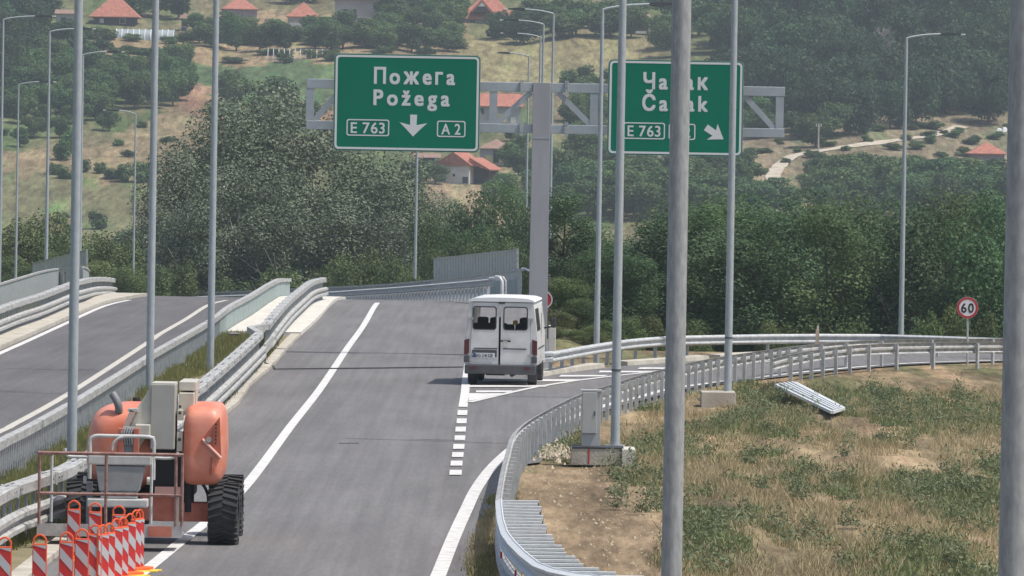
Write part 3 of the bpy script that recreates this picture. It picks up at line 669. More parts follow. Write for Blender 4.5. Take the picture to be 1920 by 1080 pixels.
for p, h in resample(G3[4:], 1.33, .4):
    if p.y < 345: o = link('post', pm, None, t); o.location = p; 
G4 = [P(941, 560, 256), P(941, 527, 256), P(937, 521, 256), P(930, 519.5, 257)]
t = thing('rail_end_frame', 'bent pale steel rail end standing right above the van roof', 'barrier end', G4[0])
MB().tube([p - G4[0] for p in catmull(G4, .2)], .07, 8).build('bent_tube', GALVB, t, smooth=True)
MB().tube([p - G4[0] + Vector((.13, .3, 0)) for p in catmull(G4, .2)], .06, 8).build('rear_tube', GALVD, t, smooth=True)
# screens
def screen(label, xa, xb, ya0, yb0, ya1, yb1, D0, D1, n):
    t = thing('safety_screen', label, 'screen', P(xa, ya1, D0), 0, 'safety screens above the railway'); o0 = P(xa, ya1, D0)
    for i in range(n):
        u0 = i / n; u1 = (i + .9) / n; D = D0 + (D1 - D0) * (u0 + u1) / 2
        c = [P(xa + (xb - xa) * u, (ya0 + (yb0 - ya0) * u) if k else (ya1 + (yb1 - ya1) * u), D0 + (D1 - D0) * u) - o0 for u, k in ((u0, 0), (u1, 0), (u1, 1), (u0, 1))]
        th = Vector((0, .04, 0)); MB().add(c + [v + th for v in c], [(0, 1, 2, 3), (7, 6, 5, 4), (0, 4, 5, 1), (1, 5, 6, 2), (2, 6, 7, 3), (3, 7, 4, 0)]).build('panel', PICK, t)
    a, b = P(xb, yb1, D1) - o0, P(xb, yb0, D1) - o0; MB().bar(a, b + Vector((0, 0, .05)), .09).build('end_post', GALVD, t)
    MB().bar(P(xa, ya0, D0) - o0, b, .05).build('top_bar', GALVD, t)
screen('tall slatted grey safety screen above the bridge parapet left of gantry column', 813, 971, 485, 468, 524, 508, 304, 272, 30)
screen('tall slatted grey safety screen behind the left bridge railing', 61, 163, 494, 469, 516, 506, 320, 290, 16)

# ------------------------------------------------------------------ gantry and signs
GD = 194.5; gb = P(1007, 672, GD); gb.z = -.1; S = FPX / GD
t = thing('sign_gantry', 'grey steel T shaped gantry column with lattice arms carrying two green signs', 'gantry', gb)
def G(px, py, dy=0.0): return P(px, py, GD + dy) - gb
top = G(1018, 155)
cx = 0
MB().add([(x * w_, y * d_, z) for z, w_, d_ in ((0, .29, .2), (top.z, .265, .2)) for y in (-1, 1) for x in (-1, 1)], [(0, 2, 3, 1), (4, 5, 7, 6), (0, 1, 5, 4), (2, 6, 7, 3), (0, 4, 6, 2), (1, 3, 7, 5)]).build('column', COLM, t, bevel=.012)
MB().box((0, -.203, G(1016, 259).z), (.56, .01, .03)).build('weld_band', GREYP, t)
zt = G(1018, 158).z - .02; zb = G(1016, 243).z + .07; ch = .30
xl = G(574, 250).x; xr = G(1470, 250).x; xfl = G(978, 200).x; xfr = G(1062, 200).x
for z, nm in ((zt - .08, 'upper'), (zb - .05, 'lower')):
    for x0, x1 in ((xl, xfl - .03), (xfl + .03, -.27), (.27, xfr - .03), (xfr + .03, xr)):
        MB().box(((x0 + x1) / 2, 0, z), (abs(x1 - x0), .22, ch * (.95 if nm == 'upper' else .9))).build('chord', GREYP, t, bevel=.01, segs=1)
    for x in (xfl, xfr):
        MB().box((x - .03, 0, z), (.035, .34, .46)).build('flange', GREYP, t); MB().box((x + .03, 0, z), (.035, .34, .46)).build('flange', GREYP, t)
        for k in range(4): MB().box((x, -.14, z - .18 + .12 * k), (.12, .03, .03)).build('bolt', GALVB, t)
zu = zt - .23; zl = zb + .09
for px in (581, 925, 1114, 1462, 720, 820, 1210, 1320): x = G(px, 200).x; MB().box((x, 0, (zu + zl) / 2), (.24, .2, zu - zl)).build('upright', GREYP, t)
for a, b in ((590, 640), (905, 880), (1108, 1046), (932, 995), (1452, 1396), (700, 640), (730, 780), (1220, 1300)):
    MB().bar((G(a, 200).x, 0, zl), (G(b, 200).x, 0, zu), .17, .17).build('diagonal', GREYP, t)
MB().box((.30 * 0 + .02, -.215, G(1010, 579).z), (.22, .012, .11)).build('yellow_plate', mat('yellow_plate', (.65, .42, .03), .5), t)
def roadsign(label, px0, py0, px1, py1, D):
    c = P((px0 + px1) / 2, (py0 + py1) / 2, D); s = FPX / D; W_ = (px1 - px0) / s; H_ = (py1 - py0) / s
    t = thing('direction_sign', label, 'road sign', c)
    MB().prism(rrect(W_, H_, .15), 0, .05).build('backing', SIGNB, t)
    MB().prism(rrect(W_ - .03, H_ - .03, .14), -.008, 0).build('panel', GREEN, t)
    MB().ring(rrect(W_ - .09, H_ - .09, .12), rrect(W_ - .22, H_ - .22, .08), -.013, -.009).build('border', WHITE, t)
    return t, s, W_, H_
def local(t, D):
    def f(px, py): v = P(px, py, D) - t.location; return v.x, v.z
    return f
def badge(t, f, a, b, text, tx0, tx1):
    (x0, z0), (x1, z1) = f(*a), f(*b); cxx, cz = (x0 + x1) / 2, (z0 + z1) / 2; W_, H_ = abs(x1 - x0), abs(z1 - z0)
    MB().ring(rrect(W_, H_, .07, 4, cxx, cz), rrect(W_ - .07, H_ - .07, .045, 4, cxx, cz), -.013, -.009).build('badge_frame', WHITE, t)
    cap = .345; lx0 = f(tx0, (a[1] + b[1]) / 2)[0]; lx1 = f(tx1, (a[1] + b[1]) / 2)[0]
    word(text, lx0, lx1, cz - cap / 2, cap, -.012, WHITE, t, bold=.014, gap=.12, space=.28)
SD = 193.9
t1, s1, W1, H1 = roadsign('green road sign with white Požega lettering, down arrow and two number badges', 625.5, 102, 900, 284, SD)
f = local(t1, SD); capz = 30.5 / s1
x0, z = f(702, 157); x1, _ = f(852, 159); word('Пожега', x0, x1, (z + f(852, 159)[1]) / 2, .50, -.012, WHITE, t1, bold=.026, gap=.25)
x0, z = f(701, 197); x1, _ = f(842, 200); word('Požega', x0, x1, (z + f(842, 199)[1]) / 2, .49, -.012, WHITE, t1, bold=.026, gap=.25)
badge(t1, f, (650, 223), (729.5, 255.5), 'E 763', 658, 721); badge(t1, f, (819.5, 226), (872.5, 257.5), 'A 2', 828, 863)
def arrow(t, f, px, py, s, rot, L=41, W_=52):
    x, z = f(px, py); k = 1 / s
    pts = [(-7, L * .5), (7, L * .5), (6, -1), (W_ / 2, 5), (W_ / 2 * .98, 3), (0, -L * .5), (-W_ / 2 * .98, 3), (-W_ / 2, 5), (-6, -1)]
    pts = [(-6.5, L * .5), (6.5, L * .5), (6.0, 1), (W_ / 2, 5.5), (W_ / 4, -7), (0, -L * .5), (-W_ / 4, -7), (-W_ / 2, 5.5), (-6.0, 1)]
    q = []
    for a, b in pts: q.append((x + (a * math.cos(rot) - b * math.sin(rot)) * k, z + (a * math.sin(rot) + b * math.cos(rot)) * k))
    MB().prism(q, -.013, -.009).build('arrow', WHITE, t)
arrow(t1, f, 775, 235.5, s1, R(-1))
t2, s2, W2, H2 = roadsign('green road sign with white Čačak lettering and arrow to lower right, crossed by poles', 1139.5, 113, 1393.5, 292, SD)
f = local(t2, SD)
x0, z = f(1207, 167); x1, _ = f(1326, 168.5); word('Чачак', x0, x1, (z + f(1326, 168.5)[1]) / 2, .50, -.012, WHITE, t2, bold=.026, gap=.25)
x0, z = f(1205, 207); x1, _ = f(1326, 210); word('Čačak', x0, x1, (z + f(1326, 209.5)[1]) / 2, .49, -.012, WHITE, t2, bold=.026, gap=.25)
badge(t2, f, (1169, 229), (1246.5, 261.5), 'E 763', 1177, 1238); badge(t2, f, (1254, 231.5), (1303.5, 262.5), 'A 2', 1262, 1294)
arrow(t2, f, 1340, 250, s2, R(57), L=40, W_=36)
# concrete block at the foot, small round sign seen edge on
p = on_road(1034, 700); p.y = 190; p.z = 0; t = tag(MB().box((0, 0, .55), (.22, .5, 1.1)).build('concrete_block', CONCW, bevel=.02), 'upright whitish concrete block beside the gantry column foot', 'concrete block'); t.location = P(1034.5, 660, 190).xy.to_3d()
c = P(1019.5, 562, 198); t = thing('round_sign', 'red round sign with white rim mostly hidden behind the gantry column', 'road sign', c)
MB().prism(circ(.24), -.01, .01).build('disc', REDR, t); MB().ring(circ(.275), circ(.24), -.02, .02).build('rim', WHITE, t); MB().tube([(0, .03, -1.7), (0, .03, .2)], .03).build('pole', GALV, t)

# ------------------------------------------------------------------ speed sign
b = on_road(1814, 686); t = thing('speed_limit_sign', 'round white speed limit sign reading 60 with red rim on thin post', 'road sign', b)
c = P(1814, 577, b.y) - b; r = 20.5 * b.y / FPX
MB().tube([(c.x * 0 + .0, .03, 0), (c.x, .03, c.z + .2)], .03, 8).build('post', GALV, t)
MB().prism(circ(r, 40, c.x, c.z), 0, .02).build('backing', SIGNB, t); MB().prism(circ(r * .97, 40, c.x, c.z), -.008, 0).build('face', mat('sign_face', (.72, .72, .74), .5), t)
MB().ring(circ(r * .97, 40, c.x, c.z), circ(r * .76, 40, c.x, c.z), -.014, -.009).build('rim', REDR, t)
word('60', c.x - .185, c.x + .185, c.z - .15, .30, -.012, BLACK, t, bold=.016, gap=.16)

# ------------------------------------------------------------------ cabinet, plinths
pl = on_road(1120, 872); t = thing('concrete_plinth', 'long low concrete plinth with red stroke under the cabinet', 'plinth', pl); wv = Vector((P(1190, 872, pl.y).x - pl.x, 0, 0)).x; wl = P(1070, 872, pl.y).x - pl.x
MB().box(((wl + wv - .28) / 2, .5, .16), (wv - wl - .28, 1.0, .34)).build('block', CONC, t, bevel=.015)
MB().box((wv - .13, .35, .13), (.27, 1.1, .42)).build('end_block', CONCW, t, bevel=.015)
MB().box(((wl + wv) / 2 - .1, .5, .342), (wv - wl - .25, 1.02, .025)).build('black_mat', DARK, t)
MB().box((P(1104, 860, pl.y).x - pl.x, -.006, .17), (.03, .008, .30)).build('red_mark', REDR, t)
cb = Vector((P(1090.5, 838, pl.y).x, pl.y + .45, .356)); s = FPX / (pl.y + .4); t = thing('electrical_cabinet', 'light grey metal roadside cabinet standing on the concrete plinth', 'cabinet', cb)
CABM = mat('cabinet_grey', (.42, .43, .42), .5, .1, var=.04, scale=2); w_ = 28.5 / s; hh = 103 / s
MB().box((w_ / 2 + .035, .2, hh / 2), (w_ + .07, .4, hh)).build('housing', CABM, t, bevel=.006)
MB().box((w_ / 2, -.02, hh * .61), (w_ - .01, .04, hh * .75)).build('door', CABM, t, bevel=.008)
MB().box((w_ / 2 + .03, .2, hh + .012), (w_ + .12, .46, .03)).build('roof', CABM, t)
MB().box((w_ - .05, -.045, hh * .6), (.02, .02, .09)).build('handle', DARK, t)
pl2 = on_road(1364, 778); t = thing('concrete_plinth', 'square concrete block under the lamp post right of the ramp bend', 'plinth', Vector((P(1364, 778, pl2.y).x, on_road(1364, 755).y, 0)))
MB().box((0, -.1, .08), (.86, 1.1, .42)).build('block', CONC, t, bevel=.02)
# fallen panel lying on the verge
A, B, C_, D_ = [on_road(*q, .2) for q in ((1455, 726), (1492, 722), (1582, 770), (1560, 777))]
t = thing('fallen_grating', 'long bright metal grating lying tilted in the grass right of the ramp', 'grating', A)
fm = MB(); 
for a, b in ((A, B), (B, C_), (C_, D_), (D_, A)): fm.bar(a - A + Vector((0, 0, .05)), b - A + Vector((0, 0, .05)), .07, .07)
fm.build('frame', GALVB, t)
for u in (.2, .4, .6, .8): MB().bar(A.lerp(B, u) - A + Vector((0, 0, .06)), D_.lerp(C_, u) - A + Vector((0, 0, .06)), .05, .10).build('slat', GALVB, t)
MB().add([v - A + Vector((0, 0, .0)) for v in (A, B, C_, D_)], [(0, 1, 2, 3)]).build('sheet', GALV, t)

# ------------------------------------------------------------------ median clutter
p = on_road(437, 642); t = thing('rusty_box', 'small rusty brown box lying at the start of concrete deck', 'box', p)
MB().box((0, 0, .15), (.28, .25, .26), rz=.2).build('box_body', mat('rusty_brown', (.13, .085, .065), .9, var=.3, scale=12), t); MB().box((0, 0, .29), (.30, .27, .03), rz=.2).build('lid', GALVD, t)
ORD_ = ['first', 'second', 'third', 'fourth', 'fifth', 'sixth', 'seventh', 'eighth', 'ninth']
for i in range(9):
    q = on_road(428 + 5 * i, 645 - (i % 3) * 3 - i * .6); bm = bmesh.new(); bmesh.ops.create_icosphere(bm, subdivisions=1, radius=.06 + .05 * (i % 3) / 2)
    for v in bm.verts: v.co *= random.uniform(.7, 1.3)
    me = bpy.data.meshes.new('rubble_stone'); bm.to_mesh(me); bm.free(); o = link('rubble_stone', me, CONCW); o.location = q + Vector((0, 0, .05)); tag(o, 'white concrete lump beside the rusty box, ' + ORD_[i] + ' from the left', 'rubble', 'rubble lumps by the rusty box')
cab = [on_road(482, 634, .9), on_road(489, 648, .55), on_road(500, 665, .1), on_road(497, 680, .12), on_road(513, 687, .03), on_road(516, 692, .03), on_road(600, 691, .03), on_road(700, 690, .03), on_road(790, 689, .03), on_road(868, 688, .03)]
tag(MB().tube(catmull(cab[:3], .3) + cab[3:6] + cab[6:], .018, 6).build('cable', DARK), 'black cable running from median guardrail across the asphalt to the van', 'cable')
tag(MB().bar(on_road(636, 831, .008), on_road(672, 831, .008), .04, .01).build('steel_strip', TAR), 'thin dark strip lying crosswise on the asphalt', 'strip')

# ------------------------------------------------------------------ van
VW = mat('van_white_paint', (.56, .555, .535), .35, col2=(.66, .66, .645), scale=2.2, detail=8); VWR = mat('van_lit_roof_white', (.78, .78, .77), .35); RUB = mat('tyre_rubber', (.035, .035, .036), .85, var=.2); TRIM = mat('van_grey_trim', (.06, .06, .064), .6, var=.15, scale=5)
GLS = mat('tinted_glass', (.05, .055, .06), .08); STEEL = mat('wheel_steel', (.35, .35, .34), .5, .3); SEAT = mat('seat_cloth', (.045, .045, .05), .9); TAIL = mat('tail_lens', (.09, .012, .014), .4); DIRTY = mat('van_underbody', (.05, .05, .05), .9)
vb = on_road(937.5, 723); van = thing('white_van', 'old white passenger van parked on the gore marking, seen from behind', 'van', vb, R(-3.2))
def vprof(i=0.0):
    h = [(.90, .50), (.955, .60), (.965, .80), (.965, 1.30), (.95, 1.44), (.90, 1.85), (.862, 2.14), (.80, 2.22)]
    return [(x - i, z - (i if z > 2 else -i if z < .55 else 0)) for x, z in h] + [(-(x - i), z - (i if z > 2 else -i if z < .55 else 0)) for x, z in reversed(h)]
m_ = MB(); m_.ring(vprof(0), vprof(.05), 0.0, 3.9); m_.build('body', VW, van, smooth=True)
MB().add([(x, 3.9, z) for x, z in vprof(0)][:0], []).v
MB().prism([(-.93, .45), (.93, .45), (.93, 1.28), (-.93, 1.28)], 3.9, 5.0).build('bonnet', VW, van, bevel=.08, segs=3)
for s_ in (-1, 1): MB().bar((s_ * .83, 3.9, 2.15), (s_ * .90, 4.7, 1.25), .09, .09).build('pillar', VW, van)
MB().box((0, 3.9, 2.19), (1.66, .1, .1)).build('header', VW, van)
rf = MB(); rp = [(.885, 2.235), (.86, 2.28), (.70, 2.325), (.30, 2.345), (-.30, 2.345), (-.70, 2.325), (-.86, 2.28), (-.885, 2.235)]
rf.prism(rp, -.05, 4.0).build('roof', VWR, van, smooth=True)  # lighter white than the body: sunlight on the roof is in its colour
def trap(x0b, x1b, z0, x0t, x1t, z1): return [(x0b, z0), (x1b, z0), (x1t, z1), (x0t, z1)]
def dense(poly, n=8):
    out = []
    for i in range(len(poly)):
        a, b = poly[i], poly[(i + 1) % len(poly)]
        for k in range(n): out.append((a[0] + (b[0] - a[0]) * k / n, a[1] + (b[1] - a[1]) * k / n))
    return out
def door(sgn):
    xo, xt, xi = sgn * .815, sgn * .755, sgn * .028 - .03
    outer = dense([(xt, 2.205), (xi, 2.205), (xi, .56), (xo, .56)] if sgn < 0 else [(xt, 2.205), (xi, 2.205), (xi, .56), (xo, .56)])
    wx0, wx1 = (-.745, -.135) if sgn < 0 else (.075, .70)
    cx_, cz_ = (wx0 + wx1) / 2, 1.795; ang = []
    rr = rrect(abs(wx1 - wx0), .60, .07, 12, cx_, cz_)
    inner = []
    import math as _m
    for x, z in outer:
        a = _m.atan2(z - cz_, x - cx_); best = min(rr, key=lambda q: abs((_m.atan2(q[1] - cz_, q[0] - cx_) - a + _m.pi) % (2 * _m.pi) - _m.pi)); inner.append(best)
    d = MB().ring(outer, inner, -.028, .012).build('rear_door', VW, van)
    gl = MB().ring(rrect(abs(wx1 - wx0) + .03, .63, .08, 8, cx_, cz_), rrect(abs(wx1 - wx0) - .03, .57, .06, 8, cx_, cz_), -.036, -.029).build('window_seal', DARK, d)
    MB().box(((-.40 if sgn < 0 else .38), -.032, .985), (.62, .012, .03)).build('crease_shade', TRIM, d)  # dark strip paints the shade line of the pressed door crease
    for zz in (1.78, .82): MB().box((sgn * .80, -.04, zz), (.13, .05, .06)).build('hinge', mat('hinge_grey', (.4, .4, .39), .5, .2), d)
    return d
dl = door(-1); dr = door(1)
for s_, (a, b_) in zip((-1, 1), ((-.965, -.82), (.82, .965))): # rear corner posts
    MB().prism(trap(a, b_, .56, (-.86 if s_ < 0 else .765), (-.765 if s_ < 0 else .86), 2.2), -.012, .05).build('corner_post', VW, van)
    MB().prism([(s_ * .84, .82), (s_ * .975, .82), (s_ * .972, 1.2), (s_ * .84, 1.24)], -.045, .06).build('tail_light', TAIL, van)
    MB().box((s_ * .905, -.03, .70), (.14, .07, .17)).build('lamp_base', TRIM, van, bevel=.01)
MB().box((0, -.01, 1.3), (.02, .01, 1.5)).build('door_seam', DARK, van)
MB().box((0, -.045, .43), (1.9, .16, .25)).build('bumper', TRIM, van, bevel=.03)
for s_ in (-1, 1): MB().box((s_ * .72, -.13, .47), (.16, .015, .06)).build('bumper_reflector', TAIL, van)
hd = MB().box((.13, -.06, 1.19), (.27, .03, .045)).build('door_handle', DARK, dr); MB().box((.12, -.08, 1.17), (.12, .02, .05)).build('lock', mat('chrome', (.7, .7, .7), .2, .8), dr)
pt = MB().box((-.43, -.045, .80), (.56, .015, .13)).build('licence_plate', mat('plate_white', (.6, .62, .64), .4), van); MB().box((-.43, -.035, .85), (.66, .012, .19)).build('plate_recess', TRIM, van)
word('BG 241 DE', -.66, -.2, .755, .09, -.056, BLACK, pt, bold=.01, gap=.1, space=.25)
MB().box((-.686, -.055, .80), (.04, .006, .12)).build('plate_band', mat('plate_blue', (.03, .06, .25), .4), pt)
MB().box((.02, -.05, 2.2), (.16, .04, .04)).build('brake_light', DARK, van)
def wheel(parent, x, y, r, wd, name='wheel'):
    w_ = bpy.data.objects.new(name, None); COL.objects.link(w_); w_.parent = parent; w_.location = (x, y, r)
    n = 30; pr = [(-wd / 2, r * .62), (-wd / 2, r * .93), (-wd * .42, r), (wd * .42, r), (wd / 2, r * .93), (wd / 2, r * .62)]; vs = []; fs = []
    for k in range(n):
        a = 2 * math.pi * k / n
        for px_, rr in pr: vs.append((px_, rr * math.cos(a), rr * math.sin(a)))
    q = len(pr)
    for k in range(n):
        j = (k + 1) % n
        for i in range(q): fs.append((k * q + i, k * q + (i + 1) % q, j * q + (i + 1) % q, j * q + i))
    MB().add(vs, fs).build('tyre', RUB, w_, smooth=True)
    c = MB(); c.add([(sx * wd * .3, r * .63 * math.cos(2 * math.pi * k / n), r * .63 * math.sin(2 * math.pi * k / n)) for sx in (-1, 1) for k in range(n)], [tuple(range(n)), tuple(range(2 * n - 1, n - 1, -1))] + [(k, (k + 1) % n, n + (k + 1) % n, n + k) for k in range(n)]); c.build('rim', STEEL, w_)
    return w_
for x in (-.78, .82):
    for y in (.75, 3.95): wheel(van, x, y, .33, .23)
MB().box((0, 2.2, .42), (1.5, 4.0, .16)).build('underbody', DIRTY, van)
MB().tube([(.3, .1, .28), (.3, 2.2, .28)], .05).build('exhaust', DIRTY, van); MB().box((-.2, 1.2, .33), (.5, .12, .2)).build('spare_carrier', DIRTY, van)
MB().tube([(-.7, .75, .33), (.7, .75, .33)], .06).build('axle', DIRTY, van)
for x in (.84,): MB().box((x, .28, .28), (.24, .02, .34)).build('mud_flap', DARK, van)
# seats seen through the rear glass
for x, y, z in ((-.55, 1.1, 1.55), (-.15, 1.1, 1.55), (.62, 1.1, 1.55), (.15, 1.1, 1.36), (-.3, 2.6, 1.5), (.5, 2.6, 1.5)):
    st = MB().box((x, y, z - .34), (.52, .2, .86)).build('seat', SEAT, van, bevel=.05, segs=2); MB().box((x, y, z + .12), (.30, .12, .26)).build('headrest', SEAT, st, bevel=.05)
MB().box((.33, .9, 1.66), (.13, .12, .13)).build('yellow_cap', mat('yellow_cloth', (.75, .45, .08), .7), van, bevel=.04, segs=3)
MB().box((.32, 3.85, 2.02), (.26, .04, .07)).build('rear_view_mirror', DARK, van)
for s_ in (1, -1):
    MB().prism([(.65, 1.42), (2.0, 1.42), (2.0, 2.06), (.65, 2.06)], .0, .012).v
    V_ = [(s_ * (.955 + .004), y, z) if z < 1.6 else (s_ * (.882 + .006), y, z) for y, z in ((.35, 1.46), (1.9, 1.46), (1.9, 2.05), (.45, 2.05))]
    V2 = [(x - s_ * .012, y, z) for x, y, z in V_]; MB().add(V_ + V2, [(0, 1, 2, 3), (7, 6, 5, 4), (0, 4, 5, 1), (1, 5, 6, 2), (2, 6, 7, 3), (3, 7, 4, 0)]).build('side_window', GLS, van)
    MB().box((s_ * .967, 2.25, .98), (.012, 3.2, .04)).build('side_moulding', TRIM, van)
    MB().box((s_ * .962, 2.15, 1.3), (.012, .015, 1.2)).build('door_gap', DARK, van)
    if s_ < 0: continue
    ar = MB().bar((s_ * .93, 3.95, 1.45), (s_ * 1.12, 3.95, 1.48), .05).build('mirror_arm', DARK, van); MB().box((s_ * 1.2, 3.95, 1.60), (.15, .1, .28)).build('mirror', DARK, van, bevel=.03)

# ------------------------------------------------------------------ boom lift
OR = mat('faded_orange', (.66, .165, .08), .45, col2=(.72, .30, .21), scale=1.4, stretch=(1, .3, 1.6)); ORD = mat('chassis_orange', (.42, .10, .06), .6, col2=(.50, .17, .11), scale=3); CRM = mat('boom_cream', (.52, .50, .43), .5, var=.08, scale=3); CRMG = mat('boom_shade_grey', (.36, .355, .32), .55, var=.06, scale=3)
RUST = mat('rusty_rail', (.20, .085, .065), .7, col2=(.32, .20, .17), scale=9); GRYB = mat('console_grey', (.27, .28, .28), .6, var=.1, scale=4); GRYL = mat('worn_light_grey', (.45, .45, .43), .7, col2=(.56, .56, .54), scale=6); BLKI = mat('machine_black', (.02, .02, .022), .7)
lb = on_road(420, 1024); LS = FPX / lb.y; LX0 = P(260, 1015, lb.y).x
lift = thing('boom_lift', 'faded orange boom lift with cream boom, rusty railed basket and big lugged tyre', 'boom lift', (LX0, lb.y + .5, 0))
def lx(px): return (px - 261) / LS
def lz(py, y=0.0): return (1018 - py) / LS - .06 * (y + .0)
def hood(name, cx_, cy, cz, sx, sy, sz, e, fn=None, rz=0):
    bm = bmesh.new(); bmesh.ops.create_cube(bm, size=2); bmesh.ops.subdivide_edges(bm, edges=bm.edges, cuts=11, use_grid_fill=True)
    for v in bm.verts:
        x, y, z = v.co; n_ = (abs(x) ** e + abs(y) ** e + abs(z) ** e) ** (1 / e); v.co = Vector((x, y, z)) / n_
        if fn: v.co = Vector(fn(*v.co))
        v.co = Vector((v.co.x * sx / 2, v.co.y * sy / 2, v.co.z * sz / 2))
    me = bpy.data.meshes.new(name); bm.to_mesh(me); bm.free(); o = link(name, me, OR, lift, smooth=True); o.location = (cx_, cy, cz); o.rotation_euler = (0, 0, rz); return o
# right counterweight hood
rh = hood('engine_hood', lx(377), .7, 1.56, .66, 2.3, 1.27, 7, lambda x, y, z: (x * (1 - .16 * max(0, z) ** 2 - .12 * max(0, -z) ** 3) + .05 * (z < 0) * z, y, z))
rx = lx(381) + .33
rc = MB().add([(lx(378), -.465, lz(816)), (lx(409), -.465, lz(776)), (lx(413), -.465, lz(851)), (lx(378), -.40, lz(816)), (lx(409), -.40, lz(776)), (lx(413), -.40, lz(851))], [(0, 1, 2), (3, 4, 5), (0, 3, 4, 1), (1, 4, 5, 2), (2, 5, 3, 0)]).build('vent_recess', mat('recess_shade_orange', (.45, .12, .07), .6), rh); rc.parent = rh; rc.matrix_parent_inverse = Matrix.Translation(-Vector(rh.location))  # raised plate; the recess shade is put into its darker orange
def under(o, par): o.parent = par; o.matrix_parent_inverse = Matrix.Translation(-Vector(par.location)); return o
for k in range(6): under(MB().box((lx(402.5), -.485, lz(790 + k * 7)), (.022, .015, .035)).build('lettering_mark', BLKI, None), rh)
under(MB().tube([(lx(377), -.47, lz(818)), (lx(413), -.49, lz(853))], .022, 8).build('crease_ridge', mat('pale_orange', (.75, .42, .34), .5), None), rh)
under(MB().tube([(lx(396), -.46, lz(852)), (lx(396.5), -.475, lz(870)), (lx(395.5), -.46, lz(886))], .02, 8).build('handle_slot', mat('recess_shade_orange', (0, 0, 0)), None), rh)  # slot stands proud, its shade painted in darker orange
under(MB().tube([(lx(389), -.47, lz(819)), (lx(389), -.50, lz(819))], .045, 10).build('latch', CRMG, None), rh)
lh = hood('tank_hood', lx(222), .9, 1.50, 1.20, 2.2, 1.36, 4.2, lambda x, y, z: (x * (1 - .12 * max(0, z)) + .04, y, z * (1 - .10 * max(0, -x))))
ex = catmull([(lx(217), -.05, lz(772)), (lx(216), -.08, lz(760)), (lx(211), -.06, lz(748)), (lx(204), -.02, lz(738))], .05)
MB().tube(ex, .062, 10).build('exhaust_pipe', mat('exhaust_grey', (.20, .20, .21), .6), lift, smooth=True)
MB().box((lx(240), 1.9, 2.05), (.75, .3, .12)).build('rear_cross_tube', RUST, lift); MB().tube([(lx(237), 1.7, 2.1), (lx(237), 1.7, 2.22)], .06).build('filler_cap', BLKI, lift)
# turntable, dark interior
MB().box((lx(318), .9, 1.15), (.62, 2.0, .9)).build('turntable', BLKI, lift, bevel=.03); MB().tube([(lx(300), .9, .62), (lx(300), .9, .85)], .45, 20).build('slew_ring', BLKI, lift)
# boom: tall end box, raised boom sections behind
MB().box(((lx(280) + lx(325)) / 2, -.1, (lz(716) + lz(838)) / 2), (lx(330) - lx(285), .9, lz(716) - lz(838))).build('boom_end', CRMG, lift, bevel=.012)  # cream box greyed: the shade on its face is put into the colour
MB().box(((lx(280) + lx(325)) / 2, -.1, lz(716) + .008), (lx(329) - lx(286), .88, .02)).build('boom_lit_top', CRM, lift)  # brighter slab carries the sunlit top of the greyed box
MB().box((lx(343), .9, lz(722)), (.26, 1.4, .14)).build('upper_boom', CRM, lift, bevel=.01); MB().box((lx(343), .6, lz(752)), (.24, 1.2, .30)).build('lower_boom', CRM, lift, bevel=.01)
MB().box((lx(357), .55, lz(742)), (.045, .5, .44)).build('pivot_plate', CRM, lift); MB().box((lx(334), -.2, lz(824)), (.09, .3, .3)).build('bracket', CRM, lift); MB().box((lx(333), -.1, lz(775)), (.08, .4, .16)).build('bracket', CRM, lift)
for yy in (758, 770, 820): MB().tube([(lx(331), -.35, lz(yy)), (lx(336), -.35, lz(yy))], .022, 8).build('pin', BLKI, lift)
V_ = [(lx(282), 0, lz(716)), (lx(282), 0, lz(800)), (lx(250), 0, lz(850)), (lx(226), 0, lz(832)), (lx(252), 0, lz(765))]
MB().prism([(a, c) for a, b, c in V_], -.50, -.28).build('inclined_boom', CRM, lift, bevel=.01)
MB().bar((lx(246), -.56, lz(766)), (lx(219), -.56, lz(838)), .12, .08).build('link_arm', mat('pinkish_cream', (.52, .42, .36), .6), lift)
MB().box((lx(247), -.56, lz(765)), (.16, .12, .05)).build('link_head', GRYL, lift)
MB().box((lx(266), -.60, lz(803)), (.24, .2, .20)).build('valve_block', CRM, lift, bevel=.02)
for px_ in (226, 255): MB().box((lx(px_), -.72, lz(826)), (.09, .12, .46)).build('yoke', ORD, lift, bevel=.01)
MB().box((lx(240), -.68, lz(828)), (.16, .1, .42)).build('rotator', GRYB, lift)
for k in range(5):
    a = lx(230 + 4.5 * k); MB().tube(catmull([(a, -.76, lz(830)), (a - .02, -.78, lz(806)), (a + .03, -.72, lz(796)), (a + .06, -.66, lz(806))], .05), .014, 6).build('hose', GRYB, lift, smooth=True)
# basket
by = -2.2; BS = FPX / (lb.y + .5 + by)
def bx(px): return P(px, 1000, lb.y + .5 + by).x - LX0
def bz(py): return P(260, py, lb.y + .5 + by).z
def railb(a, b, r=.022, m=RUST, n='basket_rail', y=by, y2=None): return MB().tube([(bx(a[0]), y, bz(a[1])), (bx(b[0]), y2 if y2 is not None else y, bz(b[1]))], r, 6).build(n, m, lift)
railb((69, 852), (342, 852), .03); railb((69, 928), (342, 928), .026)
for px_ in (72, 197, 328, 340): railb((px_, 852), (px_ + .5, 985), .026, n='basket_post')
for px_ in (91, 279): railb((px_, 858), (px_, 985), .024, GRYL, 'basket_post', y=by + .5)
railb((69, 852), (91, 858), .022, RUST, y=by, y2=by + .5); railb((69, 928), (91, 930), .022, RUST, y=by, y2=by + .5); railb((340, 852), (320, 858), .022, y=by, y2=by + .9)
MB().box(((bx(69) + bx(341)) / 2, by, bz(996)), (bx(341) - bx(69), .03, .19)).build('toe_board', mat('worn_toe_board', (.30, .28, .27), .8, col2=(.46, .44, .42), scale=5), lift)
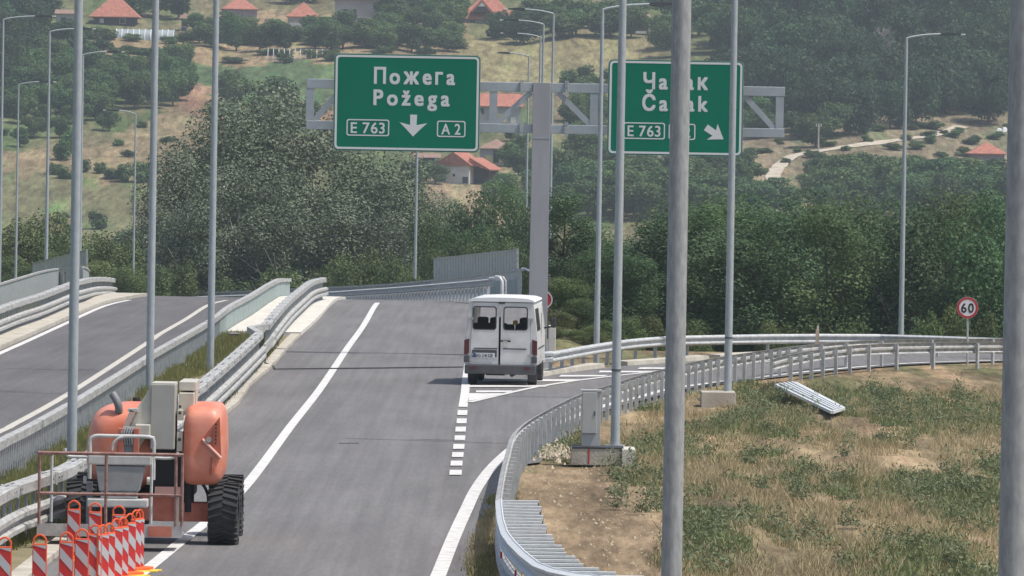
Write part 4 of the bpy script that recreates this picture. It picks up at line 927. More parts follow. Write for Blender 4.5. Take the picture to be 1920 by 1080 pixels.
MB().box(((bx(69) + bx(341)) / 2, by + .45, bz(1004)), (bx(341) - bx(69) - .02, .86, .035)).build('basket_floor', GRYB, lift)
MB().box((bx(300), by - .02, bz(996)), (.36, .012, .16)).build('orange_patch', ORD, lift)
def loop(pts, r=.03, m=GRYL): return MB().tube(catmull([(bx(a), by + c, bz(b)) for a, b, c in pts], .04), r, 8).build('guard_tube', m, lift, smooth=True)
loop([(159, 905, .9), (159, 850, .9), (159.5, 832, .9), (168, 824, .9), (200, 823.5, .9), (270, 824, .9), (279, 830, .9), (280, 845, .9), (280, 905, .9)])
loop([(112, 848, .9), (112, 857, .9), (118, 863, .9), (140, 864, .9), (159, 864, .9)], .024); loop([(280, 863, .9), (305, 864, .9), (320, 861, .9), (326, 852, .9)], .024); loop([(201, 850, .85), (203, 838, .85), (212, 828, .85), (222, 824, .85)], .022)
MB().box((bx(219), by + .55, bz(866)), (.98, .30, .15)).build('console_rim', GRYL, lift, bevel=.02)
MB().box((bx(219), by + .55, bz(858)), (.88, .26, .03)).build('console_top', GRYB, lift)
for k in range(12): MB().box((bx(176 + 8 * k), by + .5, bz(855)), (.03, .04, .04)).build('control_knob', BLKI if k % 3 else GRYL, lift)
MB().prism([(bx(173), bz(877)), (bx(268), bz(877)), (bx(256), bz(925)), (bx(181), bz(925))], by + .42, by + .75).build('console_body', GRYB, lift, bevel=.015)
MB().prism([(bx(184), bz(926)), (bx(252), bz(926)), (bx(252), bz(938)), (bx(184), bz(938))], by + .45, by + .75).build('console_foot', GRYL, lift)
MB().box((bx(216), by + .55, bz(947)), (.94, .34, .13)).build('support_tray', GRYL, lift, bevel=.02)
for px_ in (150, 270): MB().tube([(bx(px_), by + .6, bz(905)), (bx(px_ + 6), by + .6, bz(905))], .06, 10).build('joint', GRYL, lift)
MB().box((bx(160), by + .8, bz(965)), (.09, .09, .9)).build('basket_mount', GRYB, lift)
# chassis
MB().box((lx(345), .1, .50), (.86, .34, .30)).build('axle_beam', ORD, lift, bevel=.015); MB().box((lx(298), .4, .58), (.62, 1.2, .44)).build('chassis', ORD, lift, bevel=.02)
MB().box((lx(210), .3, .55), (1.1, .9, .5)).build('lower_frame', BLKI, lift); MB().box((lx(330), -.2, .47), (.07, .1, .62)).build('white_strut', CRM, lift)
MB().box((lx(312), .0, .84), (.40, .5, .12)).build('cover_plate', mat('pale_orange', (0, 0, 0)), lift)
MB().tube(catmull([(lx(345), -.1, .75), (lx(352), -.15, .95), (lx(372), -.12, .98), (lx(386), -.05, .80), (lx(388), 0, .55)], .05), .025, 6).build('hose', BLKI, lift, smooth=True)
MB().tube([(lx(350), 0, .5), (lx(350), 0, 1.0)], .09).build('steering_cylinder', BLKI, lift)
def lug_wheel(x, y):
    w_ = wheel(lift, x, y, .475, .46)
    q = MB()
    for k in range(26):
        a = 2 * math.pi * k / 26
        for s_ in (-1, 1):
            aa = a + (0 if s_ < 0 else math.pi / 26); c = Vector((s_ * .118, .484 * math.cos(aa), .484 * math.sin(aa)))
            m3 = Matrix.Rotation(aa, 3, 'X') @ Matrix.Rotation(s_ * .42, 3, 'Y' if False else 'Z')
            vs_ = [];
            for z in (-1, 1):
                for yy in (-1, 1):
                    for xx in (-1, 1):
                        l = Vector((xx * .118, yy * .018, z * .022)); l = Vector((l.x, 0, 0)) + Vector((0, l.z, l.y)) + Vector((0, 0, s_ * xx * .035))
                        vs_.append(c + Matrix.Rotation(aa, 3, 'X') @ l)
            q.add(vs_, [(0, 2, 3, 1), (4, 5, 7, 6), (0, 1, 5, 4), (2, 6, 7, 3), (0, 4, 6, 2), (1, 3, 7, 5)])
    tag(q.build('tread_lugs', RUB, w_), kind='stuff'); return w_
lug_wheel(lx(417), .05); lug_wheel(lx(413), 2.35); lug_wheel(lx(150), .05); lug_wheel(lx(150), 2.35)

# ------------------------------------------------------------------ delineator boards
DO = mat('board_orange_frame', (.75, .11, .03), .5); DRd = mat('board_red', (.50, .03, .03), .45); DWh = mat('board_reflective_white', (.46, .48, .50), .4); DYel = mat('yellow_foot', (.75, .50, .06), .7, var=.2, scale=8); DOF = mat('orange_foot', (.85, .13, .03), .7)
def board():
    t = thing('delineator_board', 'x', 'delineator', (0, 0, 0)); W_, H_ = .20, .78
    MB().prism([(-W_ / 2, .06), (W_ / 2, .06), (W_ / 2, H_), (-W_ / 2, H_)], -.02, .02).build('frame', DO, t, bevel=.008)
    hw = W_ / 2 - .014; z0, z1 = .085, H_ - .02
    MB().prism([(-hw, z0), (hw, z0), (hw, z1), (-hw, z1)], -.026, -.021).build('red_face', DRd, t)
    st = .345; k = 0
    for zc in (.02, .02 + st, .02 + 2 * st):
        pl_ = [(-hw, zc + .19), (hw, zc), (hw, zc + .155), (-hw, zc + .345)]
        out = []
        for a, b in pl_: out.append((a, min(max(b, z0), z1)))
        if abs(out[0][1] - out[3][1]) + abs(out[1][1] - out[2][1]) > .02: MB().prism(out, -.03, -.0265).build('stripe', DWh, t)
    MB().tube(catmull([(-W_ / 2 + .02, 0, H_), (-W_ / 2 + .02, 0, H_ + .07), (0, 0, H_ + .125), (W_ / 2 - .02, 0, H_ + .07), (W_ / 2 - .02, 0, H_)], .02), .014, 6).build('handle', DO, t, smooth=True)
    MB().box((0, .06, .035), (.30, .45, .07)).build('foot', DOF, t, bevel=.012); MB().box((0, -.09, .015), (.36, .40, .03)).build('base', DYel, t, bevel=.008)
    return t
proto = board()
BD = [(9, 1008, .0, 'striped delineator board cut by the left edge of the photo'), (75, 1003, .0, 'lone striped delineator board second from the left edge'), (125, 999, .0, 'striped delineator board that starts the tight row'), (154, 993, .0, 'second striped board of the tight row'), (179, 985, .05, 'third striped board of the tight row'), (193, 985, .65, 'fourth striped board of the row, turned nearly edge on'), (205, 982, .75, 'fifth striped board of the tight row, narrow and turned'), (219, 973, .65, 'sixth striped board of the tight row'), (231, 971, .85, 'seventh striped board of the row, narrow sliver'), (244, 964, .65, 'eighth striped board of the tight row'), (255, 957, .9, 'ninth striped board at the right of the row'), (262, 956, 1.0, 'last striped board of the row, nearest the asphalt edge line'),
      (139, 939, .0, 'leftmost of three striped boards standing behind the row under the lift basket'), (179, 944, .0, 'middle striped board of three behind the row under the lift basket'), (223, 949, .0, 'rightmost striped board of three behind the row under the lift basket')]
for i, (px_, py_, a, lab) in enumerate(BD):
    D = (FPX * (CAMH - .905)) / ((py_ - (280 - (960 - px_) * math.tan(ROLL))) * 1.0); q = P(px_, py_, D); q.z = 0.0
    rz = a + .03 * math.sin(i * 3)
    if i == 0: proto.location = q; proto.rotation_euler = (0, 0, rz); proto['label'] = lab; proto['group'] = 'striped delineator boards in front of the lift'
    else: copy_thing(proto, q, rz, lab, 'striped delineator boards in front of the lift')

# ------------------------------------------------------------------ houses
ROOFR = mat('red_roof_tiles', (.27, .10, .07), .85, col2=(.46, .18, .12), scale=2.2, bump=.5, bscale=9, detail=8); ROOFB = mat('brown_roof_tiles', (.22, .14, .11), .9, col2=(.30, .19, .14), scale=1.2)
WALLW = mat('white_wall', (.52, .50, .46), .9, col2=(.66, .64, .60), scale=.8); WALLG = mat('grey_render', (.34, .33, .33), .9, var=.06, scale=.6); WALLP = mat('mauve_wall', (.25, .21, .24), .9, var=.06); WALLD = mat('dark_wood', (.055, .05, .05), .9); WALLB = mat('raw_brick_wall', (.38, .26, .20), .9, var=.2, scale=2); TILEL = mat('tile_shadow_line', (.25, .085, .05), .9); WIN = mat('window_dark', (.05, .055, .07), .2); FRAME = mat('window_frame', (.5, .48, .45), .7); WALLY = mat('yellow_wall', (.6, .5, .25), .9, var=.1); STONE = mat('stone_wall', (.33, .31, .29), .9, var=.25, scale=1.5)
def house(label, px, py, w_px, dep, wall_px, roof_px, rkind='hip', rz=0.0, wall=WALLW, roof=ROOFR, wins=(), chimney=False, name='house', cat='house', over=.35, sunk=.6):
    b = on_terrain(px, py); s = FPX / b.y; W_ = w_px / s; h = wall_px / s; rh_ = roof_px / s; t = thing(name, label, cat, b + Vector((0, dep / 2, 0)), rz)
    MB().box((0, 0, h / 2 - sunk / 2), (W_, dep, h + sunk)).build('wall', wall, t)
    ow, od = W_ / 2 + over, dep / 2 + over
    if rkind == 'hip': r_ = max(.0, W_ / 2 - dep / 2); vs = [(-ow, -od, h), (ow, -od, h), (ow, od, h), (-ow, od, h), (-r_, 0, h + rh_), (r_, 0, h + rh_)]; fs = [(0, 1, 5, 4), (1, 2, 5), (2, 3, 4, 5), (3, 0, 4)]
    elif rkind == 'gable': vs = [(-ow, -od, h), (ow, -od, h), (ow, od, h), (-ow, od, h), (-ow, 0, h + rh_), (ow, 0, h + rh_)]; fs = [(0, 1, 5, 4), (1, 2, 5), (2, 3, 4, 5), (3, 0, 4)]
    elif rkind == 'front': vs = [(-ow, -od, h), (ow, -od, h), (ow, od, h), (-ow, od, h), (0, -od, h + rh_), (0, od, h + rh_)]; fs = [(0, 1, 4), (1, 2, 5, 4), (2, 3, 5), (3, 0, 4, 5)]
    else: vs = [(-ow, -od, h), (ow, -od, h), (ow, od, h + rh_), (-ow, od, h + rh_), (-ow, od, h), (ow, od, h)]; fs = [(0, 1, 2, 3), (1, 5, 2), (0, 3, 4), (3, 2, 5, 4)]
    low = [(x, y, z - .14) for x, y, z in vs[:4]]; n = len(vs)
    r = MB().add(vs + low, fs + [(n, n + 3, n + 2, n + 1)] + [(i, n + i, n + (i + 1) % 4, (i + 1) % 4) for i in range(4)] if rkind != 'shed' else fs + [(0, 4, 5, 1)]).build('roof', roof, t)
    if rkind == 'front': MB().prism([(-W_ / 2, h - .05), (W_ / 2, h - .05), (0, h + rh_ - .15)], -dep / 2 - over + .1, -dep / 2 - over + .14).build('gable_boards', WALLD, t)
    if chimney: MB().box((W_ * .15, 0, h + rh_ * .9), (.5, .5, 1.2)).build('chimney', WALLB, r)
    for wx, wz, ww, wh, kind in wins:
        m = {'w': WIN, 'd': WALLD, 'y': WALLY, 'b': WALLB, 'g': WALLW}[kind]; x = wx * W_; z = wz * h
        if kind == 'w':
            f_ = MB().ring([(x + a * (ww / 2 + .08), z + b2 * (wh / 2 + .08)) for a, b2 in ((1, 1), (-1, 1), (-1, -1), (1, -1))], [(x + a * ww / 2, z + b2 * wh / 2) for a, b2 in ((1, 1), (-1, 1), (-1, -1), (1, -1))], -dep / 2 - .05, -dep / 2 + .02).build('window', FRAME, t)
            MB().box((x, -dep / 2 - .015, z), (ww, .02, wh)).build('pane', WIN, f_)
        else: MB().box((x, -dep / 2 - .02, z), (ww, .05, wh)).build('door' if kind == 'd' else 'wall_patch', m, t)
    return t, b, s, W_
house('farmhouse with steep red tiled roof and dark porch behind the tunnel greenhouse', 214, 48, 78, 8, 16, 44, 'hip', wall=WALLD, wins=((-.3, .5, .8, .9, 'g'), (.2, .5, 1, 1, 'w')), chimney=True, over=.9)
t, b, s, W_ = house('low outbuilding with pale side wall left of the red roofed farmhouse', 128, 52, 46, 5, 26, 8, 'gable', wall=WALLG, roof=ROOFB, wins=((.38, .45, .9, 1.8, 'g'), (-.2, .5, 1.0, 1.1, 'd')), name='outbuilding', cat='outbuilding')
house('house with red hipped roof and purplish wall at the top edge left of centre', 447, 44, 62, 8, 26, 24, 'hip', rz=.1, wall=WALLP, wins=((-.28, .6, 1, 1.0, 'w'), (.3, .25, 1.8, 1.2, 'b')))
house('small stone barn with pyramid red roof', 568, 58, 58, 6, 26, 28, 'hip', wall=STONE, wins=((-.25, .35, 2.2, 1.2, 'g'), (.42, .3, .5, 1.0, 'g')), name='barn', cat='barn', over=.3)
t, b, s, W_ = house('large grey rendered house with raw brick corner and balcony door', 672, 44, 90, 8, 44, 22, 'hip', wall=WALLG, roof=ROOFB, wins=((-.08, .5, .8, .9, 'w'), (-.28, .5, .8, .9, 'w'), (-.36, .22, 2.0, 1.0, 'b'), (.02, .12, .9, 1.0, 'w')), over=.5)
MB().box((W_ * .5 + .3, 0, 1.6), (.7, 6, 4.2)).build('side_wall', WALLW, t); MB().box((0, -4.4, .3), (W_, .7, .2)).build('balcony', WALLW, t)
t, b, s, W_ = house('house with broad orange roof and small white gable dormer', 915, 46, 96, 10, 10, 52, 'hip', wall=WALLW, wins=((-.3, .3, .8, .8, 'w'),), over=1.0)
MB().prism([(-3.6, 2.4), (1.0, 2.4), (-1.3, 5.0)], -6.2, -2).build('dormer', ROOFR, t, bevel=.01); MB().prism([(-3.0, 2.4), (.4, 2.4), (-1.3, 4.4)], -6.3, -6.22).build('dormer_gable', WALLD, t); MB().prism([(-2.0, 3.5), (-.6, 3.5), (-1.3, 4.3)], -6.38, -6.31).build('gable_panel', WALLW, t)
house('house with orange roof seen between left sign and gantry column', 930, 240, 92, 8, 40, 24, 'gable', wall=WALLG, wins=((-.3, .75, 1.0, 1.1, 'w'), (.12, .45, 1.6, 1.5, 'y'), (.35, .3, .9, 1.6, 'g')), chimney=False)
house('old cottage with brown roof and yellow patches beside the door', 930, 309, 62, 6, 30, 18, 'hip', wall=WALLG, roof=ROOFB, wins=((-.22, .35, 1.2, 1.2, 'y'), (.0, .5, .9, 2.0, 'd'), (.2, .35, 1.3, 1.2, 'y'), (.42, .5, .9, 2.4, 'g')))
t, b, s, W_ = house('dilapidated white cottage with dark front gable below the left sign', 862, 345, 62, 7, 36, 24, 'front', wall=WALLW, roof=ROOFR, wins=((-.32, .3, .9, .9, 'w'), (.02, .45, .35, .4, 'd'), (.38, .2, .9, 1.0, 'w')), over=.45, rz=-.3)
MB().box((W_ / 2 + 1.2, 1.5, 1.2), (2.6, 5, 2.6)).build('lean_to', WALLD, t); MB().prism([(W_ / 2 - .2, 3.1), (W_ / 2 + 3.2, 2.2), (W_ / 2 + 3.2, 2.4), (W_ / 2 - .2, 4.2)], -3, 4).build('lean_to_roof', ROOFR, t)
house('small hut with tall red roof just right of gantry column', 1048, 326, 30, 4, 12, 30, 'hip', wall=WALLD, name='hut', cat='hut')
house('mauve hut with low red pyramid roof near the right edge', 1852, 314, 62, 6, 26, 22, 'hip', wall=WALLP, name='hut', cat='hut', over=.6)
house('red roofed hut mostly sunk behind trees left of the mauve hut', 1624, 330, 52, 5, 10, 20, 'hip', rz=.4, wall=WALLB, name='hut', cat='hut')
house('shed with grey roof and pale leaning boards left of the white cottage', 800, 312, 44, 5, 16, 8, 'shed', wall=WALLD, roof=ROOFB, wins=((.42, .5, .6, 1.2, 'g'),), name='shed', cat='shed')
house('dark barn with pale awning at the top edge right of the lamps', 1198, 66, 36, 5, 34, 6, 'gable', wall=WALLD, roof=ROOFB, wins=((.1, .15, 2.2, .5, 'g'),), name='barn', cat='barn')
b = on_terrain(346, 58); t = thing('well_house', 'small wooden well house with pyramid roof and wheel beside the greenhouse', 'well house', b)
MB().box((0, 0, 1.2), (1.2, 1.2, 2.6)).build('wall', mat('weathered_board', (.14, .11, .09), .9, var=.3), t); MB().add([(-1.2, -1.2, 2.4), (1.2, -1.2, 2.4), (1.2, 1.2, 2.4), (-1.2, 1.2, 2.4), (0, 0, 3.6)], [(0, 1, 4), (1, 2, 4), (2, 3, 4), (3, 0, 4), (0, 3, 2, 1)]).build('roof', ROOFB, t)
MB().ring(circ(.75, 20, -.1, .2), circ(.55, 20, -.1, .2), -.9, -.8).build('wheel', mat('pale_wheel', (.45, .42, .37), .8), t)
b = on_terrain(271, 76); s = FPX / b.y; t = thing('tunnel_greenhouse', 'long plastic tunnel greenhouse with white hoops below the farmhouse', 'greenhouse', b); W_ = 108 / s; r = 2.3
FILM = mat('greenhouse_film', (.30, .35, .35), .3, var=.12, scale=.8); q = [(r * math.cos(math.pi * k / 14), r * math.sin(math.pi * k / 14) * .92) for k in range(15)]
vs = []; 
for x in (-W_ / 2, W_ / 2): vs += [(x, a + r, c) for a, c in q]
MB().add(vs, [(k, k + 1, 16 + k, 15 + k) for k in range(14)] + [tuple(range(15)), tuple(range(29, 14, -1))]).build('film', FILM, t, smooth=True)
for k in range(11):
    x = -W_ / 2 + W_ * k / 10; MB().tube([(x, a * 1.02 + r, c * 1.02) for a, c in q], .09, 5).build('hoop', WHITE, t)
b = on_terrain(560, 112); s = FPX / b.y; t = thing('hoop_bed', 'garden bed of bare white hoops on the slope left of the left sign', 'hoop bed', b)
for k in range(12):
    x = (-58 + 10.2 * k) / s; MB().tube(catmull([(x, 0, 0), (x, .4, 1.3), (x, 1.5, 2.0), (x, 3, 1.6), (x, 3.4, 0)], .5), .06, 4).build('hoop', WHITE, t)
MB().tube([(-58 / s, 1.5, 2.02), (55 / s, 1.5, 2.02)], .05, 4).build('ridge_bar', FRAME, t); MB().box((0, 0, -.1), (11.5, .25, .5)).build('edge_board', STONE, t)
b = on_terrain(1534, 290); hp = 58 / (FPX / b.y); t = thing('utility_pole', 'short concrete utility pole with crossarm on the track above the hut', 'utility pole', b)
MB().tube([(0, 0, 0), (0, 0, hp)], .16, 8, .11).build('pole', CONC, t); MB().box((0, 0, hp - .5), (1.0, .1, .1)).build('crossarm', CONC, t)
for x in (-.4, .4): MB().tube([(x, 0, hp - .45), (x, 0, hp - .1)], .07, 6).build('insulator', WHITE, t)
b = on_terrain(1880, 248); t = thing('plastic_heap', 'white plastic heap lying on the brown slope at the right', 'heap', b)
for k in range(3): MB().box((-.6 + .9 * k, 0, .35), (1.1, .8, .6 + .3 * (k % 2)), rz=.4 * k, taper=.6).build('wrapped_bale', mat('white_plastic', (.75, .75, .73), .5), t, bevel=.12, segs=2)
b = on_terrain(1222, 310); s = FPX / b.y; t = thing('ruined_wall', 'ragged pale masonry wall below the right green sign', 'wall', b)
for k in range(9): MB().box(((-30 + 7 * k) / s, 0, .8), (6.2 / s, .6, 2.0 + .7 * (k % 3))).build('masonry', STONE if k % 2 else WALLW, t)
b = on_terrain(1345, 308); t = thing('trailer', 'dark small trailer standing below the lower corner of the right sign', 'trailer', b); MB().box((0, 0, 1.0), (4.2, 2, 1.2)).build('box', WALLD, t, bevel=.05)
for x in (-1.3, 1.3): wheel(t, x, -1.0, .4, .25)
# dirt track
for lab, px in (('a', [(1470, 400), (1462, 378), (1453, 352), (1450, 330), (1462, 312), (1480, 298), (1500, 291), (1540, 284), (1580, 277), (1640, 270), (1700, 262), (1760, 252), (1805, 238)]),):
    pth = catmull([on_terrain(*q) for q in px], 1.2); pth = [Vector((p.x, p.y, float(terrain(p.x, p.y)))) for p in pth]
    mb = MB(); V = []; N = len(pth)
    for i, p in enumerate(pth):
        d = pth[min(i + 1, N - 1)] - pth[max(i - 1, 0)]; d = Vector((d.x, d.y, 0)).normalized(); lat = Vector((d.y, -d.x, 0))
        for s_ in (-1, 1):
            hw = .9 + .5 * float(vnoise(i * .3, s_ * 3.0)) ; q = p + lat * hw * s_; V.append((q.x, q.y, float(terrain(q.x, q.y)) + .12))
    mb.add(V, [(2 * i, 2 * i + 1, 2 * i + 3, 2 * i + 2) for i in range(N - 1)]); mb.build('dirt_track', mat('track_dirt', (.36, .31, .23), .95, col2=(.52, .47, .38), scale=.7, bump=.5))['kind'] = 'structure'

# ------------------------------------------------------------------ vegetation
def leafmat(name, c1, c2, under=None, trans=.28, objvar=.22, spec=.25, scale=.5):
    m = mat(name, c1, .6, col2=c2, scale=scale, objvar=objvar, trans=trans, spec=spec, detail=3)
    return m
L_POP = leafmat('poplar_leaf', (.09, .12, .07), (.14, .175, .105), trans=.15, objvar=.12, spec=.5)
L_POPS = mat('pale_poplar_leaf', (.20, .24, .17), .5, objvar=.1)
L_MID = leafmat('locust_leaf', (.062, .122, .052), (.115, .195, .085), scale=.35, trans=.35)
L_MID2 = leafmat('dark_locust_leaf', (.054, .102, .046), (.098, .160, .075), scale=.35, trans=.3); L_MID3 = leafmat('light_locust_leaf', (.068, .118, .042), (.130, .195, .075), scale=.35, trans=.35)
L_BRT = leafmat('bush_leaf', (.075, .115, .04), (.14, .185, .065))
L_HIL = leafmat('hill_leaf', (.045, .095, .032), (.095, .165, .052), objvar=.3, scale=.15)
L_FOR = leafmat('forest_leaf', (.016, .044, .016), (.052, .105, .038), objvar=.3, scale=.12)
BARK = mat('bark', (.10, .08, .06), .9, var=.3, scale=6); BARKP = mat('pale_bark', (.42, .39, .33), .8, var=.25, scale=4); BARKD = mat('dead_bark', (.30, .27, .25), .9, var=.15)
def crown_mesh(name, seed, nl, leaf, lobes=14, zlo=.22, zc=.6, rz_=.40, rxy=.5, shell=.75, asp=1.5, spread=.6, lobe_r=(.14, .24), lz_=.85, kz=1.0):
    """leaf cards in lobes inside an ellipsoid; unit tree: height 1, width 1"""
    g = np.random.default_rng(seed); P_ = []
    for k in range(lobes):
        while True:
            q = g.uniform(-1, 1, 3)
            if .25 < np.linalg.norm(q) < 1: break
        q = q / max(np.linalg.norm(q), .01) * (spread + (1 - spread) * g.random()) * .72
        P_.append((q[0] * rxy, q[1] * rxy, zc + q[2] * rz_, g.uniform(*lobe_r)))
    P_.append((0, 0, zc, .26)); P_ = np.array(P_); P_[:, 2] = np.maximum(P_[:, 2], zlo + P_[:, 3] * .6)
    wts = P_[:, 3] ** 2; idx = g.choice(len(P_), nl, p=wts / wts.sum()); d = g.normal(size=(nl, 3)); d /= np.linalg.norm(d, axis=1)[:, None]
    r = P_[idx, 3] * (shell + (1 - shell) * g.random(nl) ** .5 + g.normal(0, .09, nl)); r = np.where(g.random(nl) < .2, r * g.random(nl), r)
    c = P_[idx, :3] + d * r[:, None] * np.array([[1, 1, lz_]])
    c[:, :2] *= .5 / np.percentile(np.abs(c[:, :2]), 99.0); c[:, 2] = np.minimum(c[:, 2], 1.02)
    c[:, 2] = (c[:, 2] - np.percentile(c[:, 2], .3)) / (np.percentile(c[:, 2], 99.8) - np.percentile(c[:, 2], .3)) * (1 - zlo) + zlo
    n = d * .9 + g.normal(0, .55, (nl, 3)) + np.array([[0, 0, .35]]); n /= np.linalg.norm(n, axis=1)[:, None]
    u = np.cross(n, g.normal(size=(nl, 3))); u /= np.linalg.norm(u, axis=1)[:, None]; v = np.cross(n, u)
    s = leaf * g.uniform(.55, 1.3, nl)[:, None]; u = u * s * asp / 2; v = v * s / 2; n = n * np.array([[1, 1, kz]]); u = u * np.array([[1, 1, kz]]); v = v * np.array([[1, 1, kz]])
    V = np.stack([c - u, c - v + n * s * .12, c + u, c + v + n * s * .12], 1).reshape(-1, 3); F = np.arange(nl * 4).reshape(nl, 4)
    return fastmesh(name, V, F)
def trunk_mesh(seed, r=.03, limbs=6, top=.8, lo=.25, spread=.32):
    g = random.Random(seed); q = MB(); q.tube([(0, 0, -.08), (g.uniform(-.02, .02), 0, .2), (g.uniform(-.03, .03), g.uniform(-.03, .03), .5), (0, 0, top)], r, 7, r * .3)
    for k in range(limbs):
        a = g.uniform(0, 6.28); z = g.uniform(lo, .6); e = Vector((math.cos(a) * spread, math.sin(a) * spread, z + g.uniform(.12, .3)))
        q.tube([(0, 0, z), Vector((math.cos(a) * spread * .4, math.sin(a) * spread * .4, z + .08)), e], r * .45, 5, r * .12)
    return q.mesh('trunk')
PROTO = {}
def proto_tree(kind, crown, trunk, lm, tm, extra=None):
    crown.materials.append(lm); trunk.materials.append(tm); PROTO.setdefault(kind, []).append((crown, trunk, extra))
for s_ in range(3): proto_tree('locust', crown_mesh('crown', 10 + s_, 22000, .024, 50, zlo=.02, zc=.53, rz_=.53, lobe_r=(.12, .22), lz_=.34, kz=.36), trunk_mesh(s_, limbs=12, spread=.4), (L_MID, L_MID2, L_MID3)[s_], BARK)
for s_ in range(3):
    ex = crown_mesh('pale_leaves', 20 + s_, 2600, .012, 44, zlo=.06, zc=.55, rz_=.50, lobe_r=(.10, .20), asp=1.2, lz_=.42, kz=.45); ex.materials.append(L_POPS)
    proto_tree('poplar', crown_mesh('crown', 20 + s_, 34000, .019, 44, zlo=.06, zc=.55, rz_=.50, lobe_r=(.10, .20), asp=1.2, lz_=.42, kz=.45), trunk_mesh(20 + s_, .018, 14, .8, .2, .42), L_POP, BARKP, ex)
for s_ in range(2): proto_tree('bush', crown_mesh('crown', 30 + s_, 11000, .03, 26, zlo=.0, zc=.5, rz_=.5, lz_=.6, kz=.5), trunk_mesh(30 + s_, .02), L_BRT, BARK)
for s_ in range(4): proto_tree('hill', crown_mesh('crown', 40 + s_, 3600, .05, 9 + 3 * s_, zlo=.14, zc=.58, rz_=.46, asp=1.3, spread=.85, lobe_r=(.12, .26)), trunk_mesh(40 + s_, .035, 5, .7), L_HIL, BARK)
for s_ in range(4): proto_tree('forest', crown_mesh('crown', 50 + s_, 4200, .044, 12 + 3 * s_, zlo=.08, zc=.55, rz_=.48, asp=1.4, spread=.85, lobe_r=(.13, .27)), trunk_mesh(50 + s_, .022, 4), L_FOR, BARK)
for s_ in range(2): proto_tree('hshrub', crown_mesh('crown', 70 + s_, 1500, .075, 9, zlo=.0, zc=.5, rz_=.5), trunk_mesh(70 + s_, .02), L_HIL, BARK)
NAMES = {'locust': 'broadleaf_tree', 'poplar': 'poplar_tree', 'bush': 'bush', 'hill': 'hillside_tree', 'forest': 'forest_tree', 'hshrub': 'shrub'}
CATS = {'locust': 'tree', 'poplar': 'tree', 'bush': 'bush', 'hill': 'tree', 'forest': 'tree', 'hshrub': 'shrub'}
_tc = [0]
def plant(kind, loc, W_, H_, label, group):
    _tc[0] += 1; c, tr_, ex = PROTO[kind][_tc[0] % len(PROTO[kind])]
    t = thing(NAMES[kind], label, CATS[kind], loc, random.uniform(0, 6.28), group, (W_, W_, H_))
    link('crown', c, None, t); 
    if kind not in ('bush', 'hshrub'): link('trunk', tr_, None, t)
    if ex: link('pale_leaves', ex, None, t)['kind'] = 'stuff'
    return t
ORD_ = ['first', 'second', 'third', 'fourth', 'fifth', 'sixth', 'seventh', 'eighth', 'ninth', 'tenth', 'eleventh', 'twelfth', 'thirteenth', 'fourteenth', 'fifteenth', 'sixteenth', 'seventeenth', 'eighteenth', 'nineteenth', 'twentieth', 'twenty first', 'twenty second', 'twenty third', 'twenty fourth', 'twenty fifth', 'twenty sixth', 'twenty seventh', 'twenty eighth', 'twenty ninth', 'thirtieth']
def row(kind, items, base, group, zmin=None):
    for i, it in enumerate(items):
        px, ytop, D, wpx = it[:4]; q = P(px, ytop, D); zg = float(terrain(q.x, D)); s = FPX / D
        plant(kind, Vector((q.x, D, zg)), wpx / s, q.z - zg, base.format(ORD_[i]), group)
# wood right of the road, behind the far ramp guardrail
row('locust', [(1062, 352, 265, 135), (1110, 470, 262, 110), (1165, 455, 258, 150), (1235, 402, 262, 190), (1315, 385, 268, 200), (1395, 395, 262, 200), (1470, 378, 266, 210), (1550, 385, 262, 200), (1630, 392, 268, 200), (1705, 398, 262, 190), (1775, 372, 266, 190), (1850, 378, 262, 190), (1925, 385, 266, 190), (2000, 380, 264, 190)], 'leafy green tree, {} from the left in the front row behind the ramp guardrail', 'front row of trees behind the ramp')
row('locust', [(1150, 425, 300, 140), (1270, 375, 305, 190), (1360, 372, 300, 190), (1440, 368, 306, 200), (1520, 362, 300, 200), (1600, 375, 306, 200), (1680, 380, 300, 200), (1745, 362, 306, 200), (1820, 368, 302, 200), (1900, 365, 300, 200)], 'leafy green tree, {} from the left in the second row of the wood', 'second row of trees behind the ramp')
row('bush', [(1048, 585, 225, 60), (1085, 560, 232, 80), (1132, 600, 226, 60), (1180, 596, 228, 70), (1062, 520, 245, 110), (1040, 612, 215, 50), (1075, 618, 216, 60), (1108, 612, 217, 60), (1215, 590, 235, 80), (1300, 600, 232, 90), (1450, 602, 232, 90), (1600, 600, 232, 90), (1745, 590, 232, 80), (1790, 575, 233, 80), (1850, 590, 232, 80)], 'low bush, {} from the left just behind the far ramp guardrail', 'bushes behind the ramp guardrail')
# poplars beyond the crest
row('poplar', [(298, 385, 420, 170), (340, 290, 425, 220), (392, 205, 430, 260), (470, 162, 436, 290), (565, 200, 432, 290), (650, 262, 428, 280), (730, 290, 424, 260), (795, 345, 420, 190)], 'silvery green poplar, {} from the left in the back row beyond the crest', 'poplars beyond the crest')
row('poplar', [(290, 460, 405, 130), (360, 380, 405, 190), (450, 300, 408, 230), (550, 330, 405, 230), (640, 370, 404, 230), (720, 400, 404, 210), (790, 430, 402, 160)], 'silvery green poplar, {} from the left in the front row beyond the crest', 'poplars beyond the crest')
row('bush', [(600, 500, 380, 70), (640, 478, 382, 90), (688, 470, 380, 90), (735, 480, 378, 90), (770, 500, 376, 60), (300, 500, 395, 90), (345, 490, 396, 80), (250, 510, 392, 90), (430, 520, 392, 120), (530, 505, 392, 120)], 'yellowish green bush, {} in the clump below the poplars', 'bushes below the poplars')
